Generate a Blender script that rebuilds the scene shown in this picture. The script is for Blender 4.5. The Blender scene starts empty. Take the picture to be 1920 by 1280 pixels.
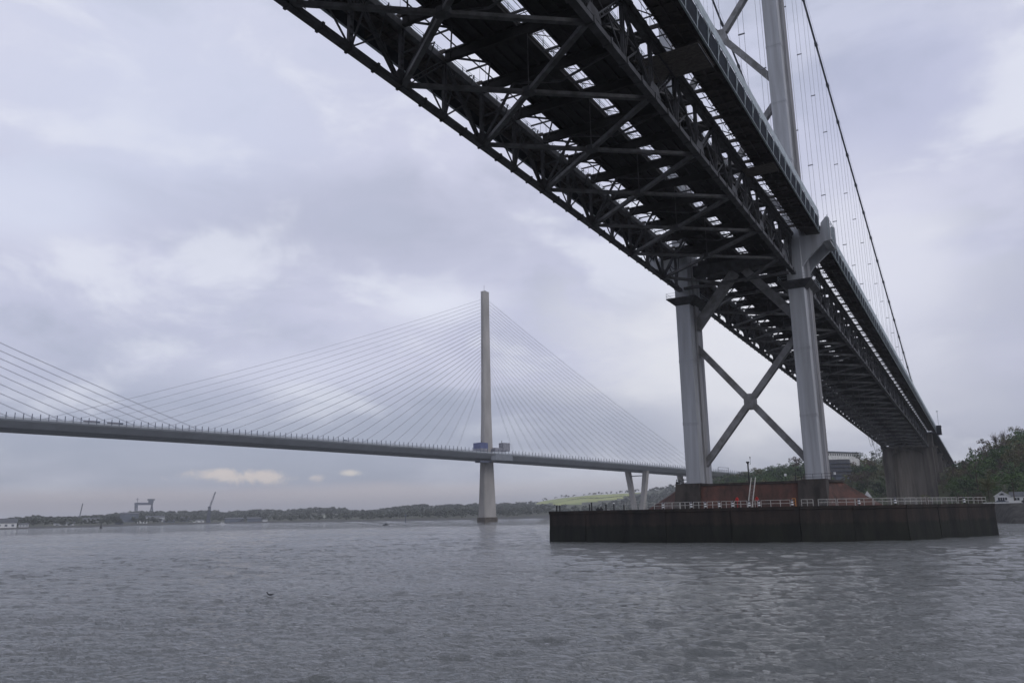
import bpy, math, random
import numpy as np
from mathutils import Vector, Matrix, noise
R = math.radians
sc = bpy.context.scene
col = sc.collection
random.seed(7)

# ------------------------------------------------------------------ camera
F_PX, YAW, ROLL, HOR = 1525.38, R(-29.788), R(-1.0518), 967.093
CAM = Vector((42.743, -178.882, 4.8))
PITCH = math.atan((HOR-640)/F_PX)
fw = Vector((math.sin(YAW)*math.cos(PITCH), math.cos(YAW)*math.cos(PITCH), math.sin(PITCH)))
rt = Vector((math.cos(YAW), -math.sin(YAW), 0)); up = rt.cross(fw)
c_, s_ = math.cos(ROLL), math.sin(ROLL)
rt2 = rt*c_+up*s_; up2 = up*c_-rt*s_
cam = bpy.data.cameras.new('camera'); cam.sensor_width = 36; cam.lens = F_PX*36/1920
cam.clip_start = 0.5; cam.clip_end = 30000
co = bpy.data.objects.new('camera', cam); col.objects.link(co); sc.camera = co
m = Matrix((rt2, up2, -fw)).transposed().to_4x4(); m.translation = CAM; co.matrix_world = m

def ray(px, py): return fw+rt2*((px-960)/F_PX)-up2*((py-640)/F_PX)
def at_z(px, py, z): d = ray(px, py); return CAM+d*((z-CAM.z)/d.z)
def at_y(px, py, y): d = ray(px, py); return CAM+d*((y-CAM.y)/d.y)
def at_d(px, py, dist): d = ray(px, py); h = math.hypot(d.x, d.y); return CAM+d*(dist/h)   # horizontal distance

# ------------------------------------------------------------------ world: overcast dusk-ish daylight
w = bpy.data.worlds.new('World'); sc.world = w; w.use_nodes = True
nt = w.node_tree; nd = nt.nodes; lk = nt.links
for n in list(nd): nd.remove(n)
def N(t, **k):
    n = nd.new(t)
    for a, b in k.items(): setattr(n, a, b)
    return n
SUN_EL, SUN_AZ = R(38), R(105)
out = N('ShaderNodeOutputWorld'); bg = N('ShaderNodeBackground'); bg.inputs[1].default_value = 0.1
lk.new(bg.outputs[0], out.inputs[0])
sky = N('ShaderNodeTexSky'); sky.sky_type = 'NISHITA'; sky.sun_disc = False
sky.sun_elevation = SUN_EL; sky.sun_rotation = SUN_AZ
tc = N('ShaderNodeTexCoord'); sep = N('ShaderNodeSeparateXYZ'); lk.new(tc.outputs['Generated'], sep.inputs[0])
def M(op, a, b=None, c=None, clamp=False):
    n = N('ShaderNodeMath', operation=op, use_clamp=clamp)
    for i, v in enumerate((a, b, c)):
        if v is None: continue
        if isinstance(v, (int, float)): n.inputs[i].default_value = v
        else: lk.new(v, n.inputs[i])
    return n.outputs[0]
def VM(op, a, b=None, out=0):
    n = N('ShaderNodeVectorMath', operation=op)
    for i, v in enumerate((a, b)):
        if v is None: continue
        if isinstance(v, (tuple, Vector)): n.inputs[i].default_value = tuple(v)
        else: lk.new(v, n.inputs[i])
    return n.outputs[out]
def mixc(f, a, b):
    n = N('ShaderNodeMix', data_type='RGBA'); n.clamp_factor = True
    if isinstance(f, float): n.inputs[0].default_value = f
    else: lk.new(f, n.inputs[0])
    for i, v in ((6, a), (7, b)):
        if isinstance(v, tuple): n.inputs[i].default_value = v
        else: lk.new(v, n.inputs[i])
    return n.outputs[2]
def srgb(r, g, b, k=1.0):
    f = lambda v: ((v/255+0.055)/1.055)**2.4 if v > 10 else v/255/12.92
    return (f(r)*k*.985, f(g)*k, f(b)*k*.975, 1)
SK = 10.0
z = M('MAXIMUM', sep.outputs[2], 0.0)
den = M('ADD', z, 0.10)
cx = M('DIVIDE', sep.outputs[0], den); cy = M('DIVIDE', sep.outputs[1], den)
cmb = N('ShaderNodeCombineXYZ'); lk.new(cx, cmb.inputs[0]); lk.new(cy, cmb.inputs[1])
def noisen(vec, scale, detail, rough, dist=0.0, off=(0, 0, 0)):
    n = N('ShaderNodeTexNoise'); n.inputs['Scale'].default_value = scale; n.inputs['Detail'].default_value = detail
    n.inputs['Roughness'].default_value = rough; n.inputs['Distortion'].default_value = dist
    lk.new(VM('ADD', vec, off), n.inputs['Vector']); return n.outputs[0]
def ramp(v, lo, hi):
    n = N('ShaderNodeMapRange'); n.interpolation_type = 'SMOOTHSTEP'
    lk.new(v, n.inputs[0]); n.inputs[1].default_value = lo; n.inputs[2].default_value = hi; return n.outputs[0]
n1 = noisen(cmb.outputs[0], 0.42, 6, 0.52, 0.3, (3.1, 7.4, 0))
n2 = noisen(cmb.outputs[0], 1.1, 7, 0.55, 0.5, (11.3, 1.4, 0))
n3 = noisen(tc.outputs['Generated'], 7.0, 6, 0.6, 0.4, (2.3, 5.4, 0))
n4 = noisen(tc.outputs['Generated'], 30.0, 5, 0.6, 0.6, (4.3, 1.4, 0))
str_ = VM('MULTIPLY', tc.outputs['Generated'], (1, 1, 2.3)); n5 = noisen(str_, 5.0, 7, 0.56, 0.35, (9.3, 3.4, 2))
# broad tone by height
lowc = srgb(172, 174, 192, SK); midc = srgb(188, 189, 212, SK); topc = srgb(194, 197, 219, SK)
base = mixc(ramp(z, 0.02, 0.20), lowc, midc); base = mixc(ramp(z, 0.25, 0.7), base, topc)
# cloud relief
base = mixc(M('MULTIPLY', ramp(n1, 0.47, 0.72), 0.62), base, srgb(155, 160, 182, SK))
base = mixc(M('MULTIPLY', ramp(n1, 0.52, 0.30), 0.55), base, srgb(207, 206, 226, SK))
base = mixc(M('MULTIPLY', ramp(n2, 0.50, 0.72), 0.36), base, srgb(158, 164, 185, SK))
base = mixc(M('MULTIPLY', ramp(n2, 0.50, 0.30), 0.34), base, srgb(214, 213, 230, SK))
base = mixc(M('MULTIPLY', ramp(n3, 0.52, 0.72), 0.30), base, srgb(212, 212, 228, SK))
base = mixc(M('MULTIPLY', ramp(n5, 0.50, 0.66), 0.60), base, srgb(222, 223, 235, SK))
base = mixc(M('MULTIPLY', ramp(n5, 0.48, 0.30), 0.46), base, srgb(152, 158, 178, SK))
def blob(px, py, rx, ry, colr, amt, rag=0.35, fine=False):
    """a cloud bank that lies in this direction of the sky, ragged by the cloud noise"""
    global base
    d = ray(px, py).normalized()
    a = Vector((d.y, -d.x, 0)).normalized(); b = a.cross(d)
    u = VM('DOT_PRODUCT', tc.outputs['Generated'], a*(F_PX/rx), out=1)
    v = VM('DOT_PRODUCT', tc.outputs['Generated'], b*(F_PX/ry), out=1)
    front = ramp(VM('DOT_PRODUCT', tc.outputs['Generated'], d, out=1), 0.0, 0.5)
    q = M('ADD', M('MULTIPLY', u, u), M('MULTIPLY', v, v))
    q = M('ADD', M('SQRT', q), M('MULTIPLY', M('SUBTRACT', n4 if fine else n5, 0.5), rag*(7 if fine else 7)))
    f = M('MULTIPLY', M('MULTIPLY', ramp(q, 1.3, 0.25), amt), front)
    base = mixc(f, base, colr)
blob(560, 840, 900, 100, srgb(150, 156, 177, SK), 0.75, 0.2)
blob(1150, 800, 330, 80, srgb(150, 154, 176, SK), 0.7, 0.2)
blob(330, 730, 260, 45, srgb(158, 163, 186, SK), 0.5, 0.3)
blob(300, 940, 700, 26, srgb(190, 178, 183, SK), 0.75, 0.12)
blob(1100, 915, 330, 24, srgb(201, 198, 208, SK), 0.85, 0.12)
blob(760, 925, 260, 22, srgb(196, 186, 192, SK), 0.6, 0.12)
blob(1420, 640, 330, 230, srgb(222, 221, 230, SK), 0.9, 0.3)
blob(560, 700, 190, 40, srgb(203, 204, 224, SK), 0.6, 0.35)
blob(820, 570, 120, 45, srgb(220, 221, 236, SK), 0.7, 0.35)
blob(60, 385, 150, 70, srgb(208, 211, 230, SK), 0.7, 0.4)
blob(300, 210, 330, 210, srgb(198, 202, 224, SK), 0.6, 0.35)
blob(1880, 640, 280, 110, srgb(176, 177, 198, SK), 0.55, 0.3)
blob(1720, 170, 160, 120, srgb(174, 177, 206, SK), 0.5, 0.3)
blob(1640, 500, 120, 180, srgb(214, 214, 230, SK), 0.6, 0.3)
blob(700, 430, 400, 120, srgb(170, 172, 194, SK), 0.5, 0.3)
blob(470, 893, 98, 13, srgb(226, 211, 204, SK), 0.8, 0.5, True)
blob(656, 886, 24, 7, srgb(232, 220, 210, SK), 0.7, 0.25, True)
skm = N('ShaderNodeMix', data_type='RGBA'); skm.inputs[0].default_value = 0.06
lk.new(base, skm.inputs[6]); lk.new(sky.outputs[0], skm.inputs[7])
lk.new(skm.outputs[2], bg.inputs[0])

sun = bpy.data.lights.new('sun', 'SUN'); sun.energy = 0.55; sun.angle = R(35); sun.color = (1, 0.97, 0.93)
so = bpy.data.objects.new('sun', sun); col.objects.link(so)
sd = Vector((math.sin(SUN_AZ)*math.cos(SUN_EL), math.cos(SUN_AZ)*math.cos(SUN_EL), math.sin(SUN_EL)))
so.rotation_euler = sd.to_track_quat('Z', 'Y').to_euler()
vs = sc.view_settings; vs.view_transform = 'Standard'; vs.look = 'None'; vs.gamma = 1; vs.exposure = 0.30; vs.use_curve_mapping = False
sc.cycles.max_bounces = 6; sc.cycles.volume_bounces = 0; sc.cycles.diffuse_bounces = 3; sc.cycles.glossy_bounces = 3

# ------------------------------------------------------------------ materials
def mat(name, c, rough=0.7, var=0.15, scale=1.0, stretch=(1, 1, 1), metal=0.0, spec=0.35, c2=None, bump=0.0, detail=5, lo=0.35, hi=0.65):
    m_ = bpy.data.materials.new(name); m_.use_nodes = True; t = m_.node_tree; b = t.nodes['Principled BSDF']
    b.inputs['Roughness'].default_value = rough; b.inputs['Metallic'].default_value = metal
    b.inputs['Specular IOR Level'].default_value = spec
    g = t.nodes.new('ShaderNodeNewGeometry'); mp = t.nodes.new('ShaderNodeVectorMath'); mp.operation = 'MULTIPLY'
    mp.inputs[1].default_value = stretch; t.links.new(g.outputs['Position'], mp.inputs[0])
    n = t.nodes.new('ShaderNodeTexNoise'); n.inputs['Scale'].default_value = scale; n.inputs['Detail'].default_value = detail
    n.inputs['Roughness'].default_value = 0.6
    t.links.new(mp.outputs[0], n.inputs['Vector'])
    r = t.nodes.new('ShaderNodeValToRGB'); r.color_ramp.elements[0].position = lo; r.color_ramp.elements[1].position = hi
    c2 = c2 or tuple(v*(1-var*2) for v in c)
    r.color_ramp.elements[0].color = (*c2, 1); r.color_ramp.elements[1].color = (*[min(1, v*(1+var)) for v in c], 1)
    t.links.new(n.outputs[0], r.inputs[0]); t.links.new(r.outputs[0], b.inputs['Base Color'])
    if bump:
        bp = t.nodes.new('ShaderNodeBump'); bp.inputs['Distance'].default_value = bump
        t.links.new(n.outputs[0], bp.inputs['Height']); t.links.new(bp.outputs[0], b.inputs['Normal'])
    return m_
MAT = dict(
    leg=mat('grey_tower_paint', (0.40, 0.415, 0.44), 0.5, 0.08, 0.9, (1, 1, 0.06), c2=(0.31, 0.318, 0.33), spec=0.3),
    leg2=mat('weathered_tower_paint', (0.42, 0.42, 0.44), 0.6, 0.12, 1.2, (1, 1, 0.05), c2=(0.24, 0.235, 0.23), spec=0.3),
    brace=mat('brace_paint', (0.25, 0.25, 0.255), 0.55, 0.14, 0.5, c2=(0.15, 0.147, 0.14)),
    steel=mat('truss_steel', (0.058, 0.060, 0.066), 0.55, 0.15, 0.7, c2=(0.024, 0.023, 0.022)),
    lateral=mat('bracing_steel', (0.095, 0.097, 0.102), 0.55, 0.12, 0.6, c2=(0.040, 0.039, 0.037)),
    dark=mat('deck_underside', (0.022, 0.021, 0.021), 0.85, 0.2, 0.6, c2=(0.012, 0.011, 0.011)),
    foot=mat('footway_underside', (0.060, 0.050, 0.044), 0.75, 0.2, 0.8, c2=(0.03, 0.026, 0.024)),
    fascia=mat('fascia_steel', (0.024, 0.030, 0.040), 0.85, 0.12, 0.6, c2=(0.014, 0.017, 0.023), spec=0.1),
    rail=mat('pale_rail_paint', (0.36, 0.42, 0.44), 0.45, 0.1, 0.8, c2=(0.24, 0.28, 0.30)),
    cable=mat('cable_paint', (0.10, 0.115, 0.14), 0.5, 0.1, 1),
    rope=mat('hanger_rope', (0.22, 0.23, 0.25), 0.5, 0.1, 1),
    platf=mat('platform_boards', (0.13, 0.115, 0.10), 0.8, 0.2, 2, (1, 4, 1), c2=(0.07, 0.06, 0.055)),
    conc=mat('pier_concrete', (0.135, 0.122, 0.108), 0.85, 0.15, 0.35, (1, 1, 0.12), c2=(0.045, 0.040, 0.036), detail=7),
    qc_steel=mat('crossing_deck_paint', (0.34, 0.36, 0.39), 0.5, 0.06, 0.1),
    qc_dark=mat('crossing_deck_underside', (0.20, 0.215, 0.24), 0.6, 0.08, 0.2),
    qc_conc=mat('crossing_tower_concrete', (0.40, 0.38, 0.36), 0.8, 0.06, 0.08, (1, 1, 0.3), c2=(0.29, 0.275, 0.26)),
    qc_wet=mat('tide_stained_concrete', (0.11, 0.095, 0.08), 0.8, 0.2, 0.4),
    qc_stay=mat('pale_stay_sheath', (0.36, 0.37, 0.40), 0.4, 0.05, 0.1),
    qc_glass=mat('wind_shield', (0.42, 0.45, 0.48), 0.3, 0.05, 0.1),
    blue=mat('blue_platform_cladding', (0.10, 0.12, 0.24), 0.6, 0.1, 0.5),
    greycl=mat('grey_platform_cladding', (0.26, 0.26, 0.29), 0.6, 0.12, 0.5),
    railw=mat('galvanised_railing', (0.46, 0.45, 0.42), 0.5, 0.12, 1.5),
    railmesh=mat('railing_mesh_panel', (0.33, 0.33, 0.32), 0.6, 0.1, 3),
    white=mat('white_paint', (0.78, 0.78, 0.78), 0.5, 0.06, 0.8),
    black=mat('black_paint', (0.025, 0.025, 0.028), 0.5, 0.1, 1),
    red=mat('red_paint', (0.55, 0.03, 0.025), 0.5, 0.1, 1),
    orange=mat('orange_paint', (0.65, 0.28, 0.05), 0.5, 0.1, 1),
    slate=mat('slate_roof', (0.10, 0.105, 0.115), 0.7, 0.15, 1.2),
    glass=mat('dark_window', (0.03, 0.035, 0.04), 0.15, 0.1, 1, spec=0.6),
    render=mat('pale_render', (0.66, 0.66, 0.64), 0.8, 0.08, 0.4),
    shed=mat('shed_cladding', (0.55, 0.56, 0.58), 0.6, 0.08, 0.05),
    shedd=mat('dark_shed_cladding', (0.12, 0.14, 0.18), 0.6, 0.1, 0.05),
    crane=mat('crane_steel', (0.10, 0.115, 0.16), 0.6, 0.1, 0.05),
    conc2=mat('pale_streaked_concrete', (0.24, 0.215, 0.19), 0.85, 0.15, 0.35, (1, 1, 0.08), c2=(0.085, 0.073, 0.063), detail=7),
    wall=mat('sea_wall_stone', (0.055, 0.053, 0.048), 0.9, 0.2, 0.6, c2=(0.022, 0.022, 0.02), bump=0.05),
    bark=mat('bark', (0.07, 0.055, 0.045), 0.9, 0.15, 1),
    l1=mat('leaves_dark', (0.038, 0.062, 0.030), 0.8, 0.25, 0.12, c2=(0.018, 0.030, 0.018)),
    l2=mat('leaves_mid', (0.075, 0.125, 0.042), 0.8, 0.25, 0.12, c2=(0.04, 0.07, 0.03)),
    l3=mat('leaves_olive', (0.125, 0.125, 0.055), 0.8, 0.25, 0.12, c2=(0.06, 0.062, 0.032)),
    l4=mat('twigs_brown', (0.115, 0.082, 0.066), 0.85, 0.2, 0.12, c2=(0.05, 0.040, 0.035)),
    far=mat('far_wood_leaves', (0.075, 0.085, 0.062), 0.9, 0.25, 0.01, c2=(0.045, 0.055, 0.042)),
    gold=mat('car_silver', (0.4, 0.4, 0.42), 0.3, 0.05, 1),
)
# fender wall: dark, with a wet weed-grown band below the tide line
def band_mat(name, dry, dry2, wet, wet2, z0, zs=0.5):
    m_ = bpy.data.materials.new(name); m_.use_nodes = True; t = m_.node_tree; b = t.nodes['Principled BSDF']; L = t.links.new
    b.inputs['Roughness'].default_value = 0.75; b.inputs['Specular IOR Level'].default_value = 0.3
    g = t.nodes.new('ShaderNodeNewGeometry')
    v = t.nodes.new('ShaderNodeVectorMath'); v.operation = 'MULTIPLY'; v.inputs[1].default_value = (1, 1, 0.25); L(g.outputs['Position'], v.inputs[0])
    n = t.nodes.new('ShaderNodeTexNoise'); n.inputs['Scale'].default_value = 0.5; n.inputs['Detail'].default_value = 7; n.inputs['Roughness'].default_value = .65; L(v.outputs[0], n.inputs['Vector'])
    def rp(a, bb):
        r = t.nodes.new('ShaderNodeValToRGB'); r.color_ramp.elements[0].position = .36; r.color_ramp.elements[1].position = .66
        r.color_ramp.elements[0].color = (*a, 1); r.color_ramp.elements[1].color = (*bb, 1); L(n.outputs[0], r.inputs[0]); return r.outputs[0]
    s = t.nodes.new('ShaderNodeSeparateXYZ'); L(g.outputs['Position'], s.inputs[0])
    a = t.nodes.new('ShaderNodeMath'); a.operation = 'MULTIPLY_ADD'; a.inputs[1].default_value = 1.6; L(n.outputs[0], a.inputs[0]); L(s.outputs[2], a.inputs[2])
    mr = t.nodes.new('ShaderNodeMapRange'); mr.inputs[1].default_value = z0+.8-zs/2; mr.inputs[2].default_value = z0+.8+zs/2; L(a.outputs[0], mr.inputs[0])
    mx = t.nodes.new('ShaderNodeMix'); mx.data_type = 'RGBA'; L(mr.outputs[0], mx.inputs[0]); L(rp(wet, wet2), mx.inputs[6]); L(rp(dry, dry2), mx.inputs[7])
    L(mx.outputs[2], b.inputs['Base Color'])
    bp = t.nodes.new('ShaderNodeBump'); bp.inputs['Distance'].default_value = .12; L(n.outputs[0], bp.inputs['Height']); L(bp.outputs[0], b.inputs['Normal'])
    return m_
MAT['fender'] = band_mat('fender_sheet_wall', (0.011, 0.010, 0.009), (0.036, 0.025, 0.020), (0.004, 0.005, 0.004), (0.014, 0.016, 0.010), 2.9)
MAT['plinth'] = band_mat('rust_red_sandstone', (0.042, 0.027, 0.022), (0.118, 0.054, 0.041), (0.045, 0.028, 0.023), (0.105, 0.050, 0.040), 6.0, 2.0)
MAT['pedestal'] = mat('stained_granite', (0.055, 0.047, 0.042), 0.85, 0.2, 0.6, (1, 1, .3), c2=(0.026, 0.023, 0.021), bump=.05)

# ------------------------------------------------------------------ mesh helpers
class MB:
    def __init__(s): s.v = []; s.f = []; s.mi = []
    def add(s, vs, fs, mi=0):
        k = len(s.v); s.v += [tuple(v) for v in vs]; s.f += [tuple(i+k for i in f) for f in fs]; s.mi += [mi]*len(fs); return s
    def box(s, x0, x1, y0, y1, z0, z1, mi=0):
        return s.add([(x, y, zz) for zz in (z0, z1) for y in (y0, y1) for x in (x0, x1)],
              [(0, 2, 3, 1), (4, 5, 7, 6), (0, 1, 5, 4), (2, 6, 7, 3), (0, 4, 6, 2), (1, 3, 7, 5)], mi)
    def beam(s, p, q, w_, h_, upv=(0, 0, 1), mi=0):
        p = Vector(p); q = Vector(q); d = (q-p).normalized(); u = Vector(upv)
        if abs(d.dot(u)) > .98: u = Vector((1, 0, 0))
        sx = d.cross(u).normalized(); uz = sx.cross(d)
        vs = []
        for e in (p, q):
            for a, b in ((-1, -1), (1, -1), (1, 1), (-1, 1)): vs.append(e+sx*a*w_/2+uz*b*h_/2)
        return s.add(vs, [(0, 3, 2, 1), (4, 5, 6, 7), (0, 1, 5, 4), (1, 2, 6, 5), (2, 3, 7, 6), (3, 0, 4, 7)], mi)
    def tube(s, pts, r, n=6, mi=0, cap=True):
        pts = [Vector(p) for p in pts]; vs = []; rs = r if isinstance(r, (list, tuple)) else [r]*len(pts)
        for i, p in enumerate(pts):
            d = (pts[min(i+1, len(pts)-1)]-pts[max(i-1, 0)]).normalized()
            u = Vector((0, 0, 1)) if abs(d.z) < .95 else Vector((1, 0, 0))
            a = d.cross(u).normalized(); b = a.cross(d)
            vs += [p+(a*math.cos(t)+b*math.sin(t))*rs[i] for t in [2*math.pi*j/n for j in range(n)]]
        fs = []
        for i in range(len(pts)-1):
            for j in range(n): fs.append((i*n+j, i*n+(j+1) % n, (i+1)*n+(j+1) % n, (i+1)*n+j))
        if cap: fs += [tuple(range(n-1, -1, -1)), tuple(range((len(pts)-1)*n, len(pts)*n))]
        return s.add(vs, fs, mi)
    def prism(s, poly, z0, z1, mi=0, poly2=None):
        poly2 = poly2 or poly; n = len(poly)
        vs = [(x, y, z0) for x, y in poly]+[(x, y, z1) for x, y in poly2]
        return s.add(vs, [tuple(range(n-1, -1, -1)), tuple(range(n, 2*n))]+[(i, (i+1) % n, n+(i+1) % n, n+i) for i in range(n)], mi)
    def loft(s, rings, mi=0, closed=True):
        n = len(rings[0]); vs = [v for r in rings for v in r]; fs = []
        for i in range(len(rings)-1):
            for j in range(n if closed else n-1): fs.append((i*n+j, i*n+(j+1) % n, (i+1)*n+(j+1) % n, (i+1)*n+j))
        if closed: fs += [tuple(range(n-1, -1, -1)), tuple(range((len(rings)-1)*n, len(rings)*n))]
        return s.add(vs, fs, mi)
    def build(s, name, mats, parent=None, smooth=False):
        me = bpy.data.meshes.new(name); me.from_pydata(s.v, [], s.f)
        for m_ in (mats if isinstance(mats, (list, tuple)) else [mats]): me.materials.append(m_)
        if max(s.mi, default=0) > 0: me.polygons.foreach_set('material_index', s.mi)
        if smooth: me.polygons.foreach_set('use_smooth', [True]*len(me.polygons))
        me.update(); o = bpy.data.objects.new(name, me); col.objects.link(o)
        if parent: o.parent = parent
        return o
def tag(o, label=None, cat=None, group=None, kind=None):
    for k, v in (('label', label), ('category', cat), ('group', group), ('kind', kind)):
        if v: o[k] = v
    return o
def empty(name, label, cat, group=None, loc=(0, 0, 0), rz=0):
    assert 4 <= len(label.split()) <= 16, label
    o = bpy.data.objects.new(name, None); col.objects.link(o); o.location = loc; o.rotation_euler.z = rz; o.empty_display_size = 1
    return tag(o, label, cat, group)
def copy_tree(o, parent=None):
    c = o.copy(); col.objects.link(c)
    if parent: c.parent = parent
    for ch in list(o.children): copy_tree(ch, c)
    return c

# ------------------------------------------------------------------ WATER
def water_material():
    m_ = bpy.data.materials.new('firth_water'); m_.use_nodes = True; t = m_.node_tree; b = t.nodes['Principled BSDF']; L = t.links.new
    b.inputs['Base Color'].default_value = (0.125, 0.132, 0.128, 1); b.inputs['Roughness'].default_value = 0.05
    b.inputs['IOR'].default_value = 1.333; b.inputs['Specular IOR Level'].default_value = 0.5
    g = t.nodes.new('ShaderNodeNewGeometry')
    def nz(scale, det, rough, st, rot, dist=0.0):
        mp = t.nodes.new('ShaderNodeMapping'); mp.inputs['Scale'].default_value = st; mp.inputs['Rotation'].default_value = (0, 0, rot); L(g.outputs['Position'], mp.inputs[0])
        n = t.nodes.new('ShaderNodeTexNoise'); n.inputs['Scale'].default_value = scale; n.inputs['Detail'].default_value = det
        n.inputs['Roughness'].default_value = rough; n.inputs['Distortion'].default_value = dist; L(mp.outputs[0], n.inputs['Vector']); return n.outputs[0]
    def mth(op, a, bb, cc=None):
        n = t.nodes.new('ShaderNodeMath'); n.operation = op
        for i, v in enumerate((a, bb, cc)):
            if v is None: continue
            if isinstance(v, (int, float)): n.inputs[i].default_value = v
            else: L(v, n.inputs[i])
        return n.outputs[0]
    A = nz(0.16, 2, .5, (1, 1.6, 1), R(25)); B = nz(1.45, 3, .55, (1, 1.7, 1), R(10), .6); Cc = nz(3.7, 4, .62, (1, 1.5, 1), R(38), .4)
    patch = nz(0.018, 3, .5, (1, 2.2, 1), R(20), .3)
    pr = t.nodes.new('ShaderNodeMapRange'); pr.inputs[1].default_value = .38; pr.inputs[2].default_value = .62; pr.inputs[3].default_value = .6; pr.inputs[4].default_value = 1.25; L(patch, pr.inputs[0])
    D_ = nz(10, 4, .65, (1, 1.5, 1), R(-30), .3)
    h = mth('ADD', mth('MULTIPLY', A, 0.12), mth('MULTIPLY', mth('ADD', mth('MULTIPLY', B, 0.22), mth('ADD', mth('MULTIPLY', Cc, 0.15), mth('MULTIPLY', D_, 0.05))), pr.outputs[0]))
    bp = t.nodes.new('ShaderNodeBump'); bp.inputs['Strength'].default_value = 1.0; bp.inputs['Distance'].default_value = 1.0
    L(h, bp.inputs['Height']); L(bp.outputs[0], b.inputs['Normal'])
    return m_
MAT['water'] = water_material()
S = 9000
# wave field: a sum of wind waves, finer cells near the viewpoint; wavelengths a cell cannot carry are left to the bump
def water_mesh():
    th = np.radians(np.linspace(-60, 56, 1050)); dd = [14.0]
    while dd[-1] < 520: dd.append(dd[-1]*1.0046)
    dd = np.array(dd); T, D = np.meshgrid(th, dd); yaw = YAW
    X = CAM.x+D*np.sin(yaw+T); Y = CAM.y+D*np.cos(yaw+T)
    cell = np.maximum(D*.0046, D*(th[1]-th[0])); Z = np.zeros_like(X)
    g = np.random.default_rng(11); nW = 130; wd = R(-20)
    patch = np.ones_like(X)
    for k in range(7):
        a = g.uniform(0, 2*np.pi); L_ = g.uniform(30, 160); patch += .13*np.sin((X*np.cos(a)+Y*np.sin(a)*1.6)*2*np.pi/L_+g.uniform(0, 6.28))
    patch = np.clip(patch, .45, 1.6)
    for k in range(nW):
        lam = .30*(9.5/.30)**(((k+.5)/nW)**1.05); a = wd+g.normal()*.62; kk = 2*np.pi/lam
        am = WAVE/kk*(1.45 if lam < 1.2 else 1.0 if lam < 3 else .62)
        f = np.clip((lam/cell-2.2)/1.8, 0, 1); ph = kk*(X*np.sin(a)+Y*np.cos(a))+g.uniform(0, 6.28)
        s = np.sin(ph+.35*np.sin(ph*.37+k)); Z += am*f*(s-.22*np.cos(2*ph))*(patch if lam < 3 else 1)
    edge = np.minimum(np.clip((D-14)/3, 0, 1), np.clip((520-D)/150, 0, 1))*np.minimum(1, np.clip((T-th[0])/.06, 0, 1))*np.clip((th[-1]-T)/.06, 0, 1)
    Z = Z*edge
    nr, nc = X.shape; V = np.stack([X, Y, Z], 2).reshape(-1, 3)
    idx = np.arange(nr*nc).reshape(nr, nc); Fq = np.stack([idx[:-1, :-1], idx[:-1, 1:], idx[1:, 1:], idx[1:, :-1]], 2).reshape(-1, 4)[:, ::-1]
    # flat sheet around the wave field, sharing its border
    border = list(idx[0, :])+list(idx[1:, -1])+list(idx[-1, ::-1][1:])+list(idx[::-1, 0][1:-1])
    P_ = V[border]; c0 = np.array([CAM.x, CAM.y, 0]); 
    extra = []; 
    for p in P_:
        d = p-np.array([CAM.x+math.sin(YAW)*200, CAM.y+math.cos(YAW)*200, 0]); d[2] = 0; d /= np.linalg.norm(d)
        t = 1e9
        for ax, lo, hi in ((0, CAM.x-S, CAM.x+S), (1, CAM.y-2500, CAM.y+S)):
            o_ = (CAM.x+math.sin(YAW)*200, CAM.y+math.cos(YAW)*200)[ax]
            if d[ax] > 1e-6: t = min(t, (hi-o_)/d[ax])
            elif d[ax] < -1e-6: t = min(t, (lo-o_)/d[ax])
        extra.append((CAM.x+math.sin(YAW)*200+d[0]*t, CAM.y+math.cos(YAW)*200+d[1]*t, 0))
    n0 = len(V); nb = len(border); V = np.concatenate([V, np.array(extra)])
    ex = np.array([[border[i], n0+i, n0+(i+1) % nb, border[(i+1) % nb]] for i in range(nb)])
    return V, Fq, ex
WAVE = 0.0178
V_, F1, F2 = water_mesh(); FF = np.concatenate([F1, F2]).astype(np.int32)
me = bpy.data.meshes.new('water'); me.vertices.add(len(V_)); me.vertices.foreach_set('co', V_.astype(np.float32).ravel())
me.loops.add(FF.size); me.loops.foreach_set('vertex_index', FF.ravel()); me.polygons.add(len(FF)); me.polygons.foreach_set('loop_start', np.arange(0, FF.size, 4, dtype=np.int32))
me.polygons.foreach_set('use_smooth', np.ones(len(FF), dtype=bool)); me.materials.append(MAT['water']); me.update(calc_edges=True)
wo = bpy.data.objects.new('water', me); col.objects.link(wo); tag(wo, kind='structure')

# ------------------------------------------------------------------ LAND
def interp(x, pts):
    xs = [p[0] for p in pts]; ys = [p[1] for p in pts]
    return float(np.interp(x, xs, ys))
def field_mask_material():
    m_ = mat('far_ground', (0.07, 0.075, 0.045), 0.9, 0.2, 0.01, c2=(0.045, 0.05, 0.035)); return m_
MAT['ground'] = field_mask_material()
MAT['field'] = mat('spring_field', (0.34, 0.36, 0.12), 0.9, 0.08, 0.006, c2=(0.21, 0.25, 0.085))
MAT['pfield'] = mat('pale_field', (0.24, 0.25, 0.19), 0.9, 0.1, 0.01)
MAT['mud'] = mat('foreshore', (0.06, 0.06, 0.055), 0.9, 0.15, 0.02)
MAT['grass'] = mat('rough_grass', (0.07, 0.085, 0.03), 0.9, 0.25, 0.15, c2=(0.045, 0.045, 0.025))

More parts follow.
